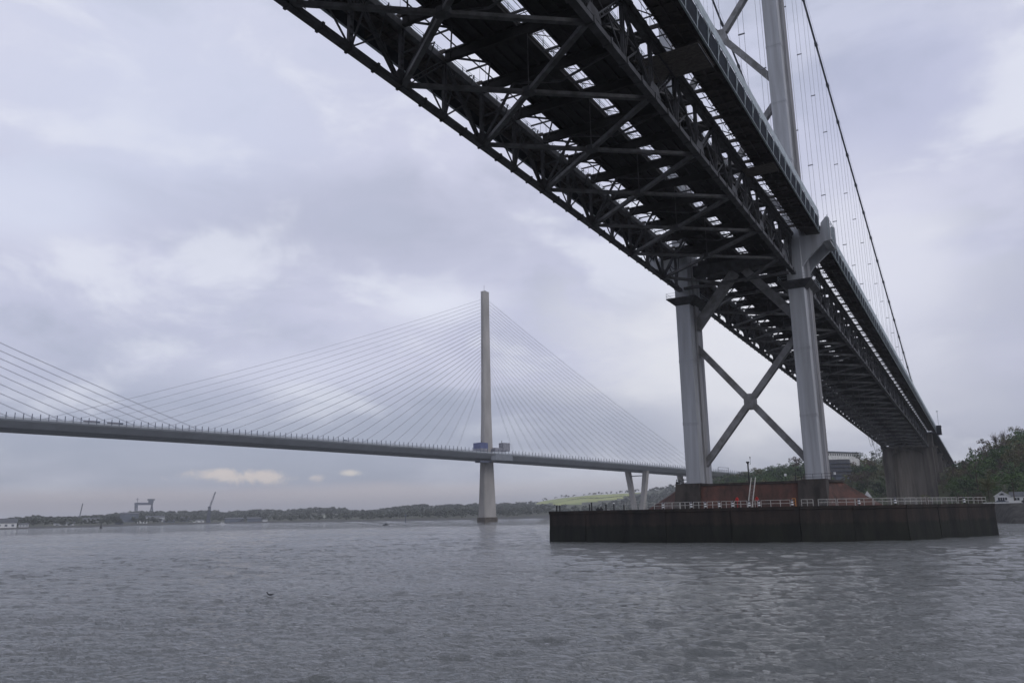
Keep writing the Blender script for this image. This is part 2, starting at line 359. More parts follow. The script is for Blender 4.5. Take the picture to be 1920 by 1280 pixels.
def hdir(px, py=960): d = ray(px, py); h = math.hypot(d.x, d.y); return d.x/h, d.y/h, d.z/h
def land(name, xs, shore, ridge_y, ridge_d, prof, mats, matfn, tree_h=0.0, back=1.8, seed=0):
    """strip of land seen across the water: shore(px)->distance, ridge(px)->pixel height and distance; real terrain with depth behind the ridge"""
    mb = MB(); rows = []
    ts = list(np.linspace(0, 1, 22))+[1.15, 1.4, 1.8]
    for px in xs:
        ry = interp(px, ridge_y); rd = interp(px, ridge_d); sd_ = interp(px, shore)
        dx, dy, dz = hdir(px, ry); H = CAM.z+dz*rd-tree_h
        H = max(H, 2.0); flo = 6.0 if name == 'near_hill' else -9
        colm = []
        for t in ts:
            d = sd_+(rd-sd_)*t
            if prof: hh = (H-1.2)*prof(min(t, 1))+1.2 if t > 0 else -1.5
            else: f0 = interp(px, NEAR_FLAT); hh = 6+(H-6)*(max(0, min(t, 1)-f0)/(1-f0))**.85 if t > 0 else -1.5
            if t > 1: hh = H*(1-0.25*(t-1))
            if t > 0.01: hh = max(hh, flo)
            x = CAM.x+dx*d; y = CAM.y+dy*d
            if t > 0.05: hh += noise.noise(Vector((x*.006+seed, y*.006, 0)))*H*.10*min(1, t*2)*(0 if t > .93 and t < 1.1 else 1)
            colm.append((x, y, hh))
        rows.append(colm)
    n = len(ts); vs = [v for r in rows for v in r]; fs = []; mi = []
    for i in range(len(rows)-1):
        for j in range(n-1):
            fs.append((i*n+j, (i+1)*n+j, (i+1)*n+j+1, i*n+j+1)); mi.append(matfn(xs[i], ts[j], vs[i*n+j]))
    mb.v = vs; mb.f = fs; mb.mi = mi
    o = mb.build(name, mats, smooth=True); tag(o, kind='structure')
    def height(px, t):
        i = int(np.clip(np.searchsorted(xs, px)-1, 0, len(xs)-2)); j = int(np.clip(np.searchsorted(ts, t)-1, 0, n-2))
        u = (px-xs[i])/(xs[i+1]-xs[i]); v = (t-ts[j])/(ts[j+1]-ts[j])
        a = Vector(rows[i][j]).lerp(Vector(rows[i+1][j]), u); b = Vector(rows[i][j+1]).lerp(Vector(rows[i+1][j+1]), u)
        return a.lerp(b, v)
    return o, height

FAR_SHORE = [(-500, 1150), (0, 1168), (250, 1555), (420, 1902), (600, 1620), (860, 1380), (1020, 1512), (1450, 1500)]
FAR_RIDGE = [(-500, 985), (0, 975), (20, 971), (70, 966.5), (112, 969), (175, 965.5), (237, 960), (255, 957.5), (310, 957.5), (400, 955.5), (425, 959), (480, 953), (530, 956), (592, 950.5), (645, 950.5), (650, 956), (705, 955),
             (742, 949), (792, 945), (817, 947), (855, 944), (940, 943), (1002, 939), (1015, 935), (1052, 929), (1109, 923), (1165, 920), (1200, 917.5), (1240, 912), (1260, 908), (1330, 893), (1390, 884), (1450, 880), (1520, 890)]
FAR_RD = [(-500, 2200), (0, 2300), (420, 3000), (860, 2500), (1020, 3300), (1260, 2600), (1450, 2200)]
def far_m(px, t, v):
    if t < 0.06: return 3
    if 1000 < px < 1205 and 0.4 < t < 1.0:
        lo = interp(px, [(1000, .82), (1040, .56), (1070, .46), (1110, .50), (1150, .64), (1205, .9)])
        if t > lo: return 1
    if 500 < px < 640 and .30 < t < .45: return 2
    return 0
far_xs = list(np.arange(-500, 1521, 6.0))
far_o, far_h = land('far_shore', far_xs, FAR_SHORE, FAR_RIDGE, FAR_RD, lambda t: t**1.15, [MAT['ground'], MAT['field'], MAT['pfield'], MAT['mud']], far_m, tree_h=9)

NEAR_SHORE = [(1330, 560), (1500, 470), (1640, 420), (1800, 330), (1876, 282), (1920, 279), (2100, 300), (2500, 380)]
NEAR_RIDGE = [(1320, 902), (1345, 897), (1386, 886), (1419, 881), (1440, 875), (1462, 871), (1479, 873), (1492, 865), (1510, 860), (1545, 858), (1600, 858), (1640, 853), (1665, 850), (1760, 860), (1795, 868),
              (1812, 862), (1830, 846), (1850, 838), (1875, 824), (1900, 812), (1930, 806), (2000, 795), (2200, 790), (2500, 830)]
NEAR_RD = [(1320, 950), (1480, 900), (1600, 830), (1700, 820), (1790, 720), (1920, 620), (2500, 620)]
NEAR_FLAT = [(1320, .05), (1500, .12), (1600, .45), (1770, .55), (1800, .42), (1920, .36), (2500, .3)]
near_xs = list(np.arange(1320, 2501, 8.0))
near_o, near_h = land('near_hill', near_xs, NEAR_SHORE, NEAR_RIDGE, NEAR_RD, None, [MAT['grass'], MAT['wall']], lambda px, t, v: 1 if t < .02 else 0, tree_h=8, seed=4)

# woods: crowns of many small leaf faces, each crown an uneven heap of clumps
rng = np.random.default_rng(5)
def crown_template(nclump, nleaf, size, kind='round'):
    cs = []
    for _ in range(nclump):
        a = rng.uniform(0, 2*np.pi); r = math.sqrt(rng.uniform(0, 1))*.42
        zc_ = rng.uniform(.30, .86) if kind != 'tall' else rng.uniform(.2, .95)
        r *= (1.15-abs(zc_-.55)*1.3)
        if kind == 'cone': zc_ = rng.uniform(.12, .97); r = (1-zc_)*.36*math.sqrt(rng.uniform(0, 1))
        cs.append((r*math.cos(a), r*math.sin(a), zc_, rng.uniform(.10, .20)))
    P = []
    for _ in range(nleaf):
        c = cs[rng.integers(len(cs))]; d = rng.normal(size=3); d /= np.linalg.norm(d)
        p = np.array(c[:3])+d*c[3]*rng.uniform(.5, 1.05)*np.array([1, 1, .8])
        nrm = d+rng.normal(size=3)*.6; nrm /= np.linalg.norm(nrm); t = np.cross(nrm, rng.normal(size=3)); t /= np.linalg.norm(t); b = np.cross(nrm, t)
        s1, s2 = size*rng.uniform(.6, 1.3), size*rng.uniform(.5, 1.1)
        P += [p-t*s1, p-b*s2*.8+t*.2*s1, p+t*s1, p+b*s2]
    return np.array(P)
def bare_template(nt, size):
    P = []
    for _ in range(nt):
        a = rng.uniform(0, 2*np.pi); e = rng.uniform(.25, 1.4); st = np.array([0, 0, rng.uniform(.15, .5)])
        d = np.array([math.cos(a)*math.cos(e), math.sin(a)*math.cos(e), math.sin(e)]); L_ = rng.uniform(.25, .5); q = st+d*L_
        sd_ = np.cross(d, rng.normal(size=3)); sd_ /= np.linalg.norm(sd_)
        P += [st-sd_*size, st+sd_*size, q+sd_*size*.3, q-sd_*size*.3]
        for _ in range(3):
            f = rng.uniform(.4, 1); s0 = st+(q-st)*f; dd = d+rng.normal(size=3)*.5; dd /= np.linalg.norm(dd); q2 = s0+dd*L_*.4
            P += [s0-sd_*size*.5, s0+sd_*size*.5, q2+sd_*size*.15, q2-sd_*size*.15]
    return np.array(P)
def wood(name, places, temps, mats, label=None):
    V = []; MI = []
    for (x, y, zz, h, wdt, k, mi) in places:
        T = temps[k]; a = rng.uniform(0, 2*np.pi); c, s = math.cos(a), math.sin(a)
        Q = T*np.array([wdt, wdt, h]); Q = np.stack([Q[:, 0]*c-Q[:, 1]*s, Q[:, 0]*s+Q[:, 1]*c, Q[:, 2]], 1)+np.array([x, y, zz])
        V.append(Q); MI += [mi]*(len(T)//4)
    V = np.concatenate(V); nf = len(V)//4
    me = bpy.data.meshes.new(name); me.vertices.add(len(V)); me.vertices.foreach_set('co', V.ravel())
    me.loops.add(nf*4); me.loops.foreach_set('vertex_index', np.arange(nf*4, dtype=np.int32))
    me.polygons.add(nf); me.polygons.foreach_set('loop_start', np.arange(0, nf*4, 4, dtype=np.int32))
    for m_ in mats: me.materials.append(m_)
    me.polygons.foreach_set('material_index', np.array(MI, dtype=np.int32)); me.update(calc_edges=True)
    o = bpy.data.objects.new(name, me); col.objects.link(o); return o
T_near = [crown_template(16, 230, .045) for _ in range(4)]+[crown_template(14, 170, .045, 'tall'), bare_template(60, .010)]
T_far = [crown_template(6, 26, .16) for _ in range(4)]
pl = []
for _ in range(2150):
    px = rng.uniform(1322, 2180); t = rng.uniform(.05, 1.0)**0.85; p = near_h(px, t)
    f0 = interp(px, NEAR_FLAT)
    if px > 1840 and t < f0+.02: continue
    if t < f0 and rng.uniform() < .6: continue
    if abs(p.x) < 24 and p.y > 300 and p.y < 425: continue
    if abs(p.x) < 22 and p.y > 415: hs_ = .5
    else: hs_ = 1
    nn = noise.noise(Vector((p.x*.02, p.y*.02, 1.7))); u = rng.uniform()
    mi = (0 if u < .5 else 1) if nn > .05 else ((2 if u < .45 else 3) if nn < -.12 else (1 if u < .5 else 3 if u < .75 else 2))
    hh = rng.uniform(6, 12)*(.55 if t < f0 else 1)*hs_
    k = 5 if (mi == 3 and rng.uniform() < .5) else int(rng.integers(0, 5))
    pl.append((p.x, p.y, p.z-.5, hh, hh*rng.uniform(.75, 1.1), k, mi))
near_wood_places = pl
tag(wood('hillside_wood', pl, T_near, [MAT['l1'], MAT['l2'], MAT['l3'], MAT['l4']]), kind='stuff')
pl = []
for _ in range(5200):
    px = rng.uniform(-300, 1500); t = rng.uniform(.10, 1.02); p = far_h(px, t)
    if t < .98 and 1000 < px < 1215 and t > interp(px, [(1000, .68), (1040, .36), (1070, .26), (1110, .30), (1150, .46), (1215, .84)]): continue
    if 490 < px < 650 and .27 < t < .47: continue
    if 20 < px < 240 and t < .35 and rng.uniform() < .6: continue
    h_ = rng.uniform(8, 15); pl.append((p.x, p.y, p.z-1, h_, h_*rng.uniform(1.0, 1.7), int(rng.integers(0, 4)), 0))
for px in np.arange(1030, 1200, 2.5):
    p = far_h(px, .76+.008*math.sin(px)); pl.append((p.x, p.y, p.z-1, 3.5, 10, int(rng.integers(0, 4)), 0))
for px in np.arange(-60, 1260, 5.0):                                  # skyline trees
    if 1008 < px < 1206: continue
    if rng.uniform() < (.25 if px > 1010 else .12): continue
    p = far_h(px, .985); h_ = rng.uniform(8, 14); pl.append((p.x, p.y, p.z-2, h_ if px < 1010 else h_*.5, h_*rng.uniform(1.2, 2.2), int(rng.integers(0, 4)), 0))
tag(wood('far_wood', pl, T_far, [MAT['far']]), kind='stuff')
# ------------------------------------------------------------------ SUSPENSION BRIDGE (axis along y, tower at y = 0)
def zc(y): return 53.70-0.02607*y if y > 0 else 53.70-0.0132*y-0.00001175*y*y
NS, NM = 21, 12
LIGHT = dict(A=(0, 0, 0))
bridge = empty('suspension_bridge', 'huge grey suspension bridge passing overhead, with dark lattice underside and cross-braced tower', 'bridge')
B = bridge
def P(x, y, dz): return (x, y, zc(y)+dz)
ys_main = [-(16.68+18.29*k) for k in range(NM)]; ys_side = [16.68+18.29*k for k in range(NS+1)]
Y_S, Y_E = ys_main[-1], 406.0
def yline(a, b, step=9.145):
    n = max(1, int(round(abs(b-a)/step))); return [a+(b-a)*i/n for i in range(n+1)]
def run(name, m_, x0, x1, d0, d1, a, b, step=9.145, parent=None):
    """long member of rectangular section following the camber"""
    rings = []
    for y in yline(a, b, step):
        z_ = zc(y); rings.append([(x0, y, z_+d0), (x1, y, z_+d0), (x1, y, z_+d1), (x0, y, z_+d1)])
    mb = MB().loft(rings); return mb.build(name, m_, parent or B)
segs = [(Y_S, -4.9), (4.9, Y_E)]
for sx in (-1, 1):
    for a, b in segs:
        mb = MB(); rings = []
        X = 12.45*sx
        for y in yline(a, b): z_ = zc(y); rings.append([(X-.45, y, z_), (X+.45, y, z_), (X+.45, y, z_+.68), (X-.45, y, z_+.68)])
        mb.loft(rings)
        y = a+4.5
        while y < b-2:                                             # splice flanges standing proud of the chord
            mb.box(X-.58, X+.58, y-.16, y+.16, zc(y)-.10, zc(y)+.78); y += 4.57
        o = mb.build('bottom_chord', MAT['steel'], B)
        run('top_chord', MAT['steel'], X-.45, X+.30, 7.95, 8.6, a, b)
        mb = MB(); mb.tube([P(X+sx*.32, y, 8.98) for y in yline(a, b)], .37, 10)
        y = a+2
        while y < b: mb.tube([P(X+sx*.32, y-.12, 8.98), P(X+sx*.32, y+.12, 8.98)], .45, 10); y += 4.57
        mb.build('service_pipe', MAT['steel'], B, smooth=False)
def post(X, y, sx):
    mb = MB(); z0, z1 = zc(y)+.8, zc(y)+8.0
    for d in (-.27, .27): mb.box(X-.2, X+.2, y+d-.055, y+d+.055, z0, z1)
    zz = z0+.5
    while zz < z1-.2: mb.box(X-.04, X+.04, y-.23, y+.23, zz-.14, zz+.14); zz += .92
    mb.build('laced_post', MAT['steel'], B)
def gusset(X, y, dz, w_, h_):
    z_ = zc(y)+dz; mb = MB()
    for s_ in (-.47, .43):
        mb.add([(X+s_, y-w_, z_), (X+s_, y+w_, z_), (X+s_, y+w_*.55, z_+h_), (X+s_, y-w_*.55, z_+h_), (X+s_+.04, y-w_, z_), (X+s_+.04, y+w_, z_), (X+s_+.04, y+w_*.55, z_+h_), (X+s_+.04, y-w_*.55, z_+h_)],
               [(0, 1, 2, 3), (7, 6, 5, 4), (0, 4, 5, 1), (1, 5, 6, 2), (2, 6, 7, 3), (3, 7, 4, 0)])
    mb.build('gusset_plate', MAT['steel'], B)
all_nodes = [(y, ys_main) for y in ys_main]+[(y, ys_side) for y in ys_side if y < Y_E]
for sx in (-1, 1):
    X = 12.45*sx
    for y, lst in all_nodes:
        sg = 1 if y > 0 else -1
        post(X, y, sx); gusset(X, y, .75, 1.9, 1.3)
        for d in (-9.145, 9.145):
            ym = y+d
            if abs(ym) < 5: continue
            if ym < Y_S-1 or ym > Y_E: continue
            a_ = Vector(P(X, y+(.6 if d > 0 else -.6), .85)); b_ = Vector(P(X, ym-(.35 if d > 0 else -.35), 8.0)); dd_ = (b_-a_).normalized(); pn = dd_.cross(Vector((1, 0, 0)))*.23
            mb = MB().beam(a_-pn, b_-pn, .11, .42, (1, 0, 0)).beam(a_+pn, b_+pn, .11, .42, (1, 0, 0)); nn_ = 10
            for q_ in range(nn_): c_1 = a_.lerp(b_, (q_+.5)/nn_); mb.beam(c_1-pn, c_1+pn, .25, .08, (1, 0, 0))
            mb.build('truss_diagonal', MAT['steel'], B)
        # slim secondary hangers beside the node, as the fan of members shows
        mb = MB().beam(P(X, y-1.5, .85), P(X, y-3.2, 4.4), .12, .12, (1, 0, 0)); mb.build('secondary_strut', MAT['steel'], B)
        ym = y+9.145*(-1 if y > 0 else 1)
        if abs(ym) > 5: post(X, ym, sx)
        if abs(ym) > 5 and abs(ym) < 401:
            mb = MB()
            for e_ in (-1, 1):
                if abs(ym+e_*4.57) < 4.9: continue
                q1_ = P(X, ym+e_*4.75, 4.4); mb.beam(P(X, ym+e_*.3, .8), q1_, .20, .16, (1, 0, 0)); mb.beam(P(X, ym, 4.4), q1_, .13, .13); mb.beam(P(X, ym+e_*.2, 7.9), P(X, ym+e_*2.4, 6.1), .12, .12)
                mb.beam(P(X-.3*sx, ym+e_*4.7, 4.4), P(X-1.7*sx, ym+e_*4.57, 8.2), .12, .12)
            mb.build('secondary_strut', MAT['steel'], B)
        ym2 = ym
        mb = MB().beam(P(X, ym2+.3, .85), P(X, ym2+2.6, 8.0), .16, .2, (1, 0, 0)); mb.build('secondary_strut', MAT['steel'], B)
# bottom lateral bracing: X in every panel, with a hub and a hanging rod at the crossing
for lst in (ys_main, ys_side):
    for i in range(len(lst)-1):
        y0_, y1_ = lst[i], lst[i+1]
        if y1_ > Y_E: continue
        for sx in (-1, 1):
            MB().beam(P(-12.0*sx, y0_, .36), P(12.0*sx, y1_, .36), .62, .50+.05*sx).build('lateral_brace', MAT['lateral'], B)
        ym = (y0_+y1_)/2
        MB().prism([(math.cos(a)*.95, ym+math.sin(a)*.8) for a in [k*math.pi/4+.39 for k in range(8)]], zc(ym)+.08, zc(ym)+.80).build('brace_hub', MAT['steel'], B)
        MB().tube([P(0, ym, .7), P(0, ym, 8.4)], .06, 5).build('hanging_rod', MAT['lateral'], B)
for sg in (-1, 1):                                                  # end panel running into the tower
    MB().beam(P(-12.0, sg*16.68, .36), P(-2, sg*4.6, .42), .62, .5).build('lateral_brace', MAT['lateral'], B)
    MB().beam(P(12.0, sg*16.68, .36), P(2, sg*4.6, .42), .62, .48).build('lateral_brace', MAT['lateral'], B)
    MB().beam(P(-11.45, sg*5.6, .45), P(11.45, sg*5.6, .45), .7, .55).build('lateral_brace', MAT['lateral'], B)
# cross frames every half panel
yc = []
y = 7.53
while y < Y_E: yc.append(y); y += 9.145
y = -7.53
while y > Y_S-1: yc.append(y); y -= 9.145
for i, y in enumerate(yc):
    node = abs((abs(y)-16.68)/18.29-round((abs(y)-16.68)/18.29)) < .02
    mb = MB()
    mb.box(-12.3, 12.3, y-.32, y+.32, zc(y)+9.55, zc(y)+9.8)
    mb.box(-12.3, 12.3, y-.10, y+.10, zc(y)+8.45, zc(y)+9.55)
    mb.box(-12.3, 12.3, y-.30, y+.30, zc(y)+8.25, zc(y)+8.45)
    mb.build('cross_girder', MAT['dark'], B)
    if node:
        for sx in (-1, 1):
            MB().beam(P(12.2*sx, y, .8), P(7.2*sx, y, 8.3), .30, .34).build('sway_brace', MAT['steel'], B)
            MB().beam(P(12.2*sx, y, 4.6), P(9.3*sx, y, 4.8), .22, .22).build('sway_brace', MAT['steel'], B)
            MB().beam(P(7.2*sx, y, 8.2), P(0, y, 6.4), .24, .26).build('sway_brace', MAT['steel'], B)
    for sx in (-1, 1):                                              # cantilever bracket carrying the footway
        mb = MB(); z_ = zc(y)
        bp5 = [(12.3, 9.65), (12.3, 10.15), (18.2, 10.15), (18.2, 8.6), (14.6, 9.55)]
        mb.add([(sx*x_, y-.12, z_+d_) for x_, d_ in bp5]+[(sx*x_, y+.12, z_+d_) for x_, d_ in bp5], [(4, 3, 2, 1, 0), (5, 6, 7, 8, 9)]+[(k_, (k_+1) % 5, 5+(k_+1) % 5, 5+k_) for k_ in range(5)])
        mb.build('footway_bracket', MAT['foot'], B)
# small members in the gaps (top lateral bracing and walkway bearers), joined
for sx in (-1, 1):
    for a, b in segs:
        mb = MB(); y = a+.1; k = 0
        while y < b-4.6:
            mb.beam(P(sx*11.5, y, 8.7), P(sx*8.2, y+4.57, 9.3), .20, .24) if k % 2 == 0 else mb.beam(P(sx*8.2, y, 9.3), P(sx*11.5, y+4.57, 8.7), .20, .24)
            mb.beam(P(sx*12.6, y+2.28, 9.9), P(sx*14.3, y+2.28, 9.9), .14, .16)
            if k % 2: mb.beam(P(sx*12.6, y, 9.85), P(sx*14.0, y+2.28, 9.85), .10, .12)
            mb.beam(P(sx*8.2, y+4.57, 9.2), P(sx*12, y+4.57, 9.2), .16, .22)
            y += 4.57; k += 1
        mb.tube([P(sx*9.9, y_, 9.2) for y_ in yline(a, b)], .10, 5)
        mb.tube([P(sx*13.5, y_, 9.95) for y_ in yline(a, b)], .05, 5)
        tag(mb.build('gap_bracing', MAT['steel'], B), kind='stuff')
mb = MB(); y = Y_S+2
if True:
    while y < Y_E-2:
        mb.beam(P(-1.3, y, 9.7), P(1.3, y, 9.7), .22, .3); mb.beam(P(-1.2, y+1.2, 10.2), P(1.2, y+1.2, 10.2), .07, .08)
        mb.beam(P(-1.15, y, 9.8), P(1.15, y+2.28, 9.8), .08, .08)
        y += 4.57
    for xx in (-.45, .5): mb.tube([P(xx, y_, 10.1) for y_ in yline(Y_S, Y_E)], .05, 4)
    tag(mb.build('median_bracing', MAT['steel'], B), kind='stuff')
for yy in (-5.2, 5.2): MB().box(-12.2, 12.2, yy-.3, yy+.3, zc(yy)+8.0, zc(yy)+9.9).build('cross_girder', MAT['dark'], B)
for a, b in segs:
    for sx in (-1, 1):
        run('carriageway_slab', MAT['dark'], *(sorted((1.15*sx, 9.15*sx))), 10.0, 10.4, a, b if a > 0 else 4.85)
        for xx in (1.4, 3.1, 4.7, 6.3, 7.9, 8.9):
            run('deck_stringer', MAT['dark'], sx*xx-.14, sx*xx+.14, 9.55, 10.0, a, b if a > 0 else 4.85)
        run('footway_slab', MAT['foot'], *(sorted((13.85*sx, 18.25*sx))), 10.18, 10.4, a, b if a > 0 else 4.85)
        for xx in (14.0, 15.4, 16.9): run('footway_stringer', MAT['foot'], sx*xx-.10, sx*xx+.10, 9.8, 10.18, a, b)
        mb = MB(); y = a+1
        while y < b: mb.box(*(sorted((13.6*sx, 18.2*sx))), y-.06, y+.06, zc(y)+9.95, zc(y)+10.18); y += 2.286
        tag(mb.build('footway_rib', MAT['foot'], B), kind='stuff')
        # outer face: dark edge girder leaning outwards, pale guard rail band above
        def sheet(name, m_, xa, da, xb, db, th=.12):
            rings = []
            for y_ in yline(a, b): z_ = zc(y_); rings.append([(sx*xa, y_, z_+da), (sx*(xa+th), y_, z_+da), (sx*(xb+th), y_, z_+db), (sx*xb, y_, z_+db)])
            return MB().loft(rings).build(name, m_, B)
        sheet('edge_girder', MAT['fascia'], 18.25, 8.35, 18.35, 11.35)
        sheet('edge_flange', MAT['rail'], 18.22, 8.28, 18.22, 8.40, .26)
        sheet('guard_band', MAT['rail'], 18.50, 11.45, 18.50, 12.25, .07)
        sheet('guard_band', MAT['rail'], 18.46, 12.38, 18.46, 13.15, .07)
        mb = MB(); y = a+1
        while y < b:
            z_ = zc(y); mb.beam((sx*18.42, y, z_+8.4), (sx*18.62, y, z_+11.6), .08, .14, (0, 1, 0)); mb.beam((sx*18.50, y, z_+9.4), (sx*18.62, y+1.0, z_+11.3), .05, .07)
            mb.beam((sx*18.44, y, z_+11.2), (sx*18.44, y, z_+13.2), .08, .08); y += 4.57
        tag(mb.build('edge_bracket', MAT['rail'], B), kind='stuff')
        # parapets of carriageway and inner footway rail
        mb = MB(); y = a+.5
        while y < b:
            for xx in (1.25, 9.05, 13.95): mb.beam((sx*xx, y, zc(y)+10.4), (sx*xx, y, zc(y)+11.6), .08, .08)
            y += 3.05
        for xx in (1.25, 9.05, 13.95):
            for dd in (.45, .8, 1.15): mb.tube([P(sx*xx, y_, 10.4+dd) for y_ in yline(a, b)], .045, 4)
        mb.loft([[(sx*13.9-.015, y_, zc(y_)+10.45), (sx*13.9+.015, y_, zc(y_)+10.45), (sx*13.9+.015, y_, zc(y_)+10.85), (sx*13.9-.015, y_, zc(y_)+10.85)] for y_ in yline(a, b)])
        tag(mb.build('parapet_rail', MAT['rail'], B), kind='stuff')
# boarded working platform slung under the near footway
mb = MB()
for k in range(9):
    y = -87.2+k*.72; mb.box(9.3, 18.1, y, y+.66, zc(y)+7.55, zc(y)+7.63)
pf = mb.build('hung_platform', MAT['platf'], B)
mb = MB()
for xx in (9.5, 12.8, 17.9): mb.box(xx-.08, xx+.08, -87.3, -80.9, zc(-84)+7.3, zc(-84)+7.5)
for xx in (9.5, 17.9):
    for y in (-87, -81.2): mb.beam((xx, y, zc(y)+7.5), (xx, y, zc(y)+8.6), .06, .06)
mb.build('platform_bearer', MAT['steel'], pf)
mb = MB()
for k in range(5):
    y = -46+k*.8; mb.box(12.6, 18.0, y, y+.74, zc(y)+7.8, zc(y)+7.88)
mb.build('hung_platform', MAT['platf'], B)

# towers
ZL0, ZL1 = 10.9, 168.0
def leg(sx):
    mb = MB(); X0, X1 = sorted((10.8*sx, 14.1*sx))
    def poly(x0, x1, y0_, y1_, ch=.12): return [(x0+ch, y0_), (x1-ch, y0_), (x1, y0_+ch), (x1, y1_-ch), (x1-ch, y1_), (x0+ch, y1_), (x0, y1_-ch), (x0, y0_+ch)]
    zz = [ZL0, 24, 38, 51, 66, 80, 94, 108, 122, 136, 150, ZL1]
    for i in range(len(zz)-1):
        mb.prism(poly(X0, X1, -4.3, -1.55), zz[i]+.02, zz[i+1]-.02); mb.prism(poly(X0, X1, 1.55, 4.3), zz[i]+.02, zz[i+1]-.02)
        if i: mb.box(X0+.03, X1-.03, -4.27, 4.27, zz[i]-.03, zz[i]+.03).box(X0-.025, X1+.025, -4.325, -1.6, zz[i]+.05, zz[i]+.30).box(X0-.025, X1+.025, -4.325, -1.6, zz[i]-.30, zz[i]-.05)
    o = mb.build('tower_leg', MAT['leg'], B)
    mb = MB(); xo = sx*14.62; xi = sx*10.45
    a, b = sorted((xo, xi)); mb.box(a, b, -1.5, 1.5, ZL0, ZL1)
    for yy in (-1.5, -.5, .5, 1.5): mb.box(*(sorted((xo, xo+sx*.10))), yy-.08, yy+.08, ZL0, ZL1)
    mb.build('middle_cell', MAT['leg2'], o)
    for yy in (-1.52, 1.52): MB().box(sx*12.45-1.5, sx*12.45+1.5, yy-.1, yy+.1, ZL0, ZL1).build('cover_plate', MAT['leg2'], o)
    # collar platform under the truss ends
    mb = MB(); x0, x1 = X0-1.7, X1+1.7
    mb.prism([(X0-.1, -4.4), (X1+.1, -4.4), (X1+.1, 4.4), (X0-.1, 4.4)], 50.9, 52.3, poly2=[(x0, -5.4), (x1, -5.4), (x1, 5.4), (x0, 5.4)])
    mb.box(x0-.05, x1+.05, -5.45, 5.45, 52.3, 52.55)
    cl = mb.build('collar_platform', MAT['steel'], o)
    mb = MB()
    for zz_ in (53.1, 53.7): 
        for (p, q) in (((x0, -5.4), (x1, -5.4)), ((x1, -5.4), (x1, 5.4)), ((x1, 5.4), (x0, 5.4)), ((x0, 5.4), (x0, -5.4))): mb.beam((*p, zz_), (*q, zz_), .05, .05)
    for p in [(x0, -5.4), (x1, -5.4), (x0, 5.4), (x1, 5.4), (x0, 0), (x1, 0), (x0, -2.7), (x1, -2.7)]: mb.beam((*p, 52.5), (*p, 53.7), .06, .06)
    mb.build('handrail', MAT['rail'], cl)
    # haunched bracket carrying the footway round the leg
    mb = MB(); prof = [(14.0, 55.4), (15.2, 57.0), (18.9, 60.2), (20.3, 60.4), (20.3, 65.3), (19.7, 65.6), (18.6, 64.4), (18.2, 62.0), (14.0, 62.3)]
    n = len(prof)
    for y0_, y1_ in ((-4.1, -3.3), (3.3, 4.1)):
        vs = [(sx*x, y0_, z_) for x, z_ in prof]+[(sx*x, y1_, z_) for x, z_ in prof]
        mb.add(vs, [tuple(range(n-1, -1, -1)), tuple(range(n, 2*n))]+[(i, (i+1) % n, n+(i+1) % n, n+i) for i in range(n)])
    mb.box(*(sorted((18.4*sx, 19.9*sx))), -3.3, 3.3, 60.6, 61.0); mb.box(*(sorted((14.7*sx, 19.9*sx))), -3.3, 3.3, 61.9, 62.2)
    fb = mb.build('footway_haunch', MAT['leg'], o)
    mb = MB()
    for zz_ in (62.9, 63.8, 64.7, 65.4): mb.beam((20.1*sx, -5, zz_), (20.1*sx, 5, zz_), .07, .07)
    for yy in (-5, -2.5, 0, 2.5, 5): mb.beam((20.1*sx, yy, 60.5), (20.1*sx, yy, 65.6), .12, .12)
    mb.build('haunch_railing', MAT['rail'], fb)
    mb = MB().box(X0-.4, X1+.4, -4.6, 4.6, ZL1, ZL1+1.2).box(X0+.6, X1-.6, -3, 3, ZL1+1.2, ZL1+2.6); mb.build('cable_saddle', MAT['leg'], o)
    return o
for sx in (-1, 1): leg(sx)
def xbrace(z0, z1, w_=1.3):
    zm = (z0+z1)/2
    for sx in (-1, 1):
        MB().beam((-10.9*sx, 0, z0), (-.9*sx, 0, zm-(zm-z0)*.083), w_, 1.45, (0, 1, 0)).build('tower_brace', MAT['brace'], B)
        MB().beam((10.9*sx, 0, z1), (.9*sx, 0, zm+(zm-z0)*.083), w_, 1.45, (0, 1, 0)).build('tower_brace', MAT['brace'], B)
    hub = [(-1.25, -1.1), (-.45, -1.7), (.45, -1.7), (1.25, -1.1), (1.25, 1.1), (.45, 1.7), (-.45, 1.7), (-1.25, 1.1)]; n = 8
    vs = [(x, -.8, zm+z_) for x, z_ in hub]+[(x, .8, zm+z_) for x, z_ in hub]
    MB().add(vs, [tuple(range(n-1, -1, -1)), tuple(range(n, 2*n))]+[(i, (i+1) % n, n+(i+1) % n, n+i) for i in range(n)]).build('brace_joint', MAT['brace'], B)
xbrace(15.0, 41.5); xbrace(70, 96); xbrace(102, 131); xbrace(136.5, 165)
for sx in (-1, 1): MB().beam((10.9*sx, 0, 46), (1.2*sx, 0, 57.8), 1.9, 2.1, (0, 1, 0)).build('tower_brace', MAT['brace'], B)
MB().box(-10.7, 10.7, -1.4, 1.4, 58.0, 60.4).build('portal_beam', MAT['steel'], B)

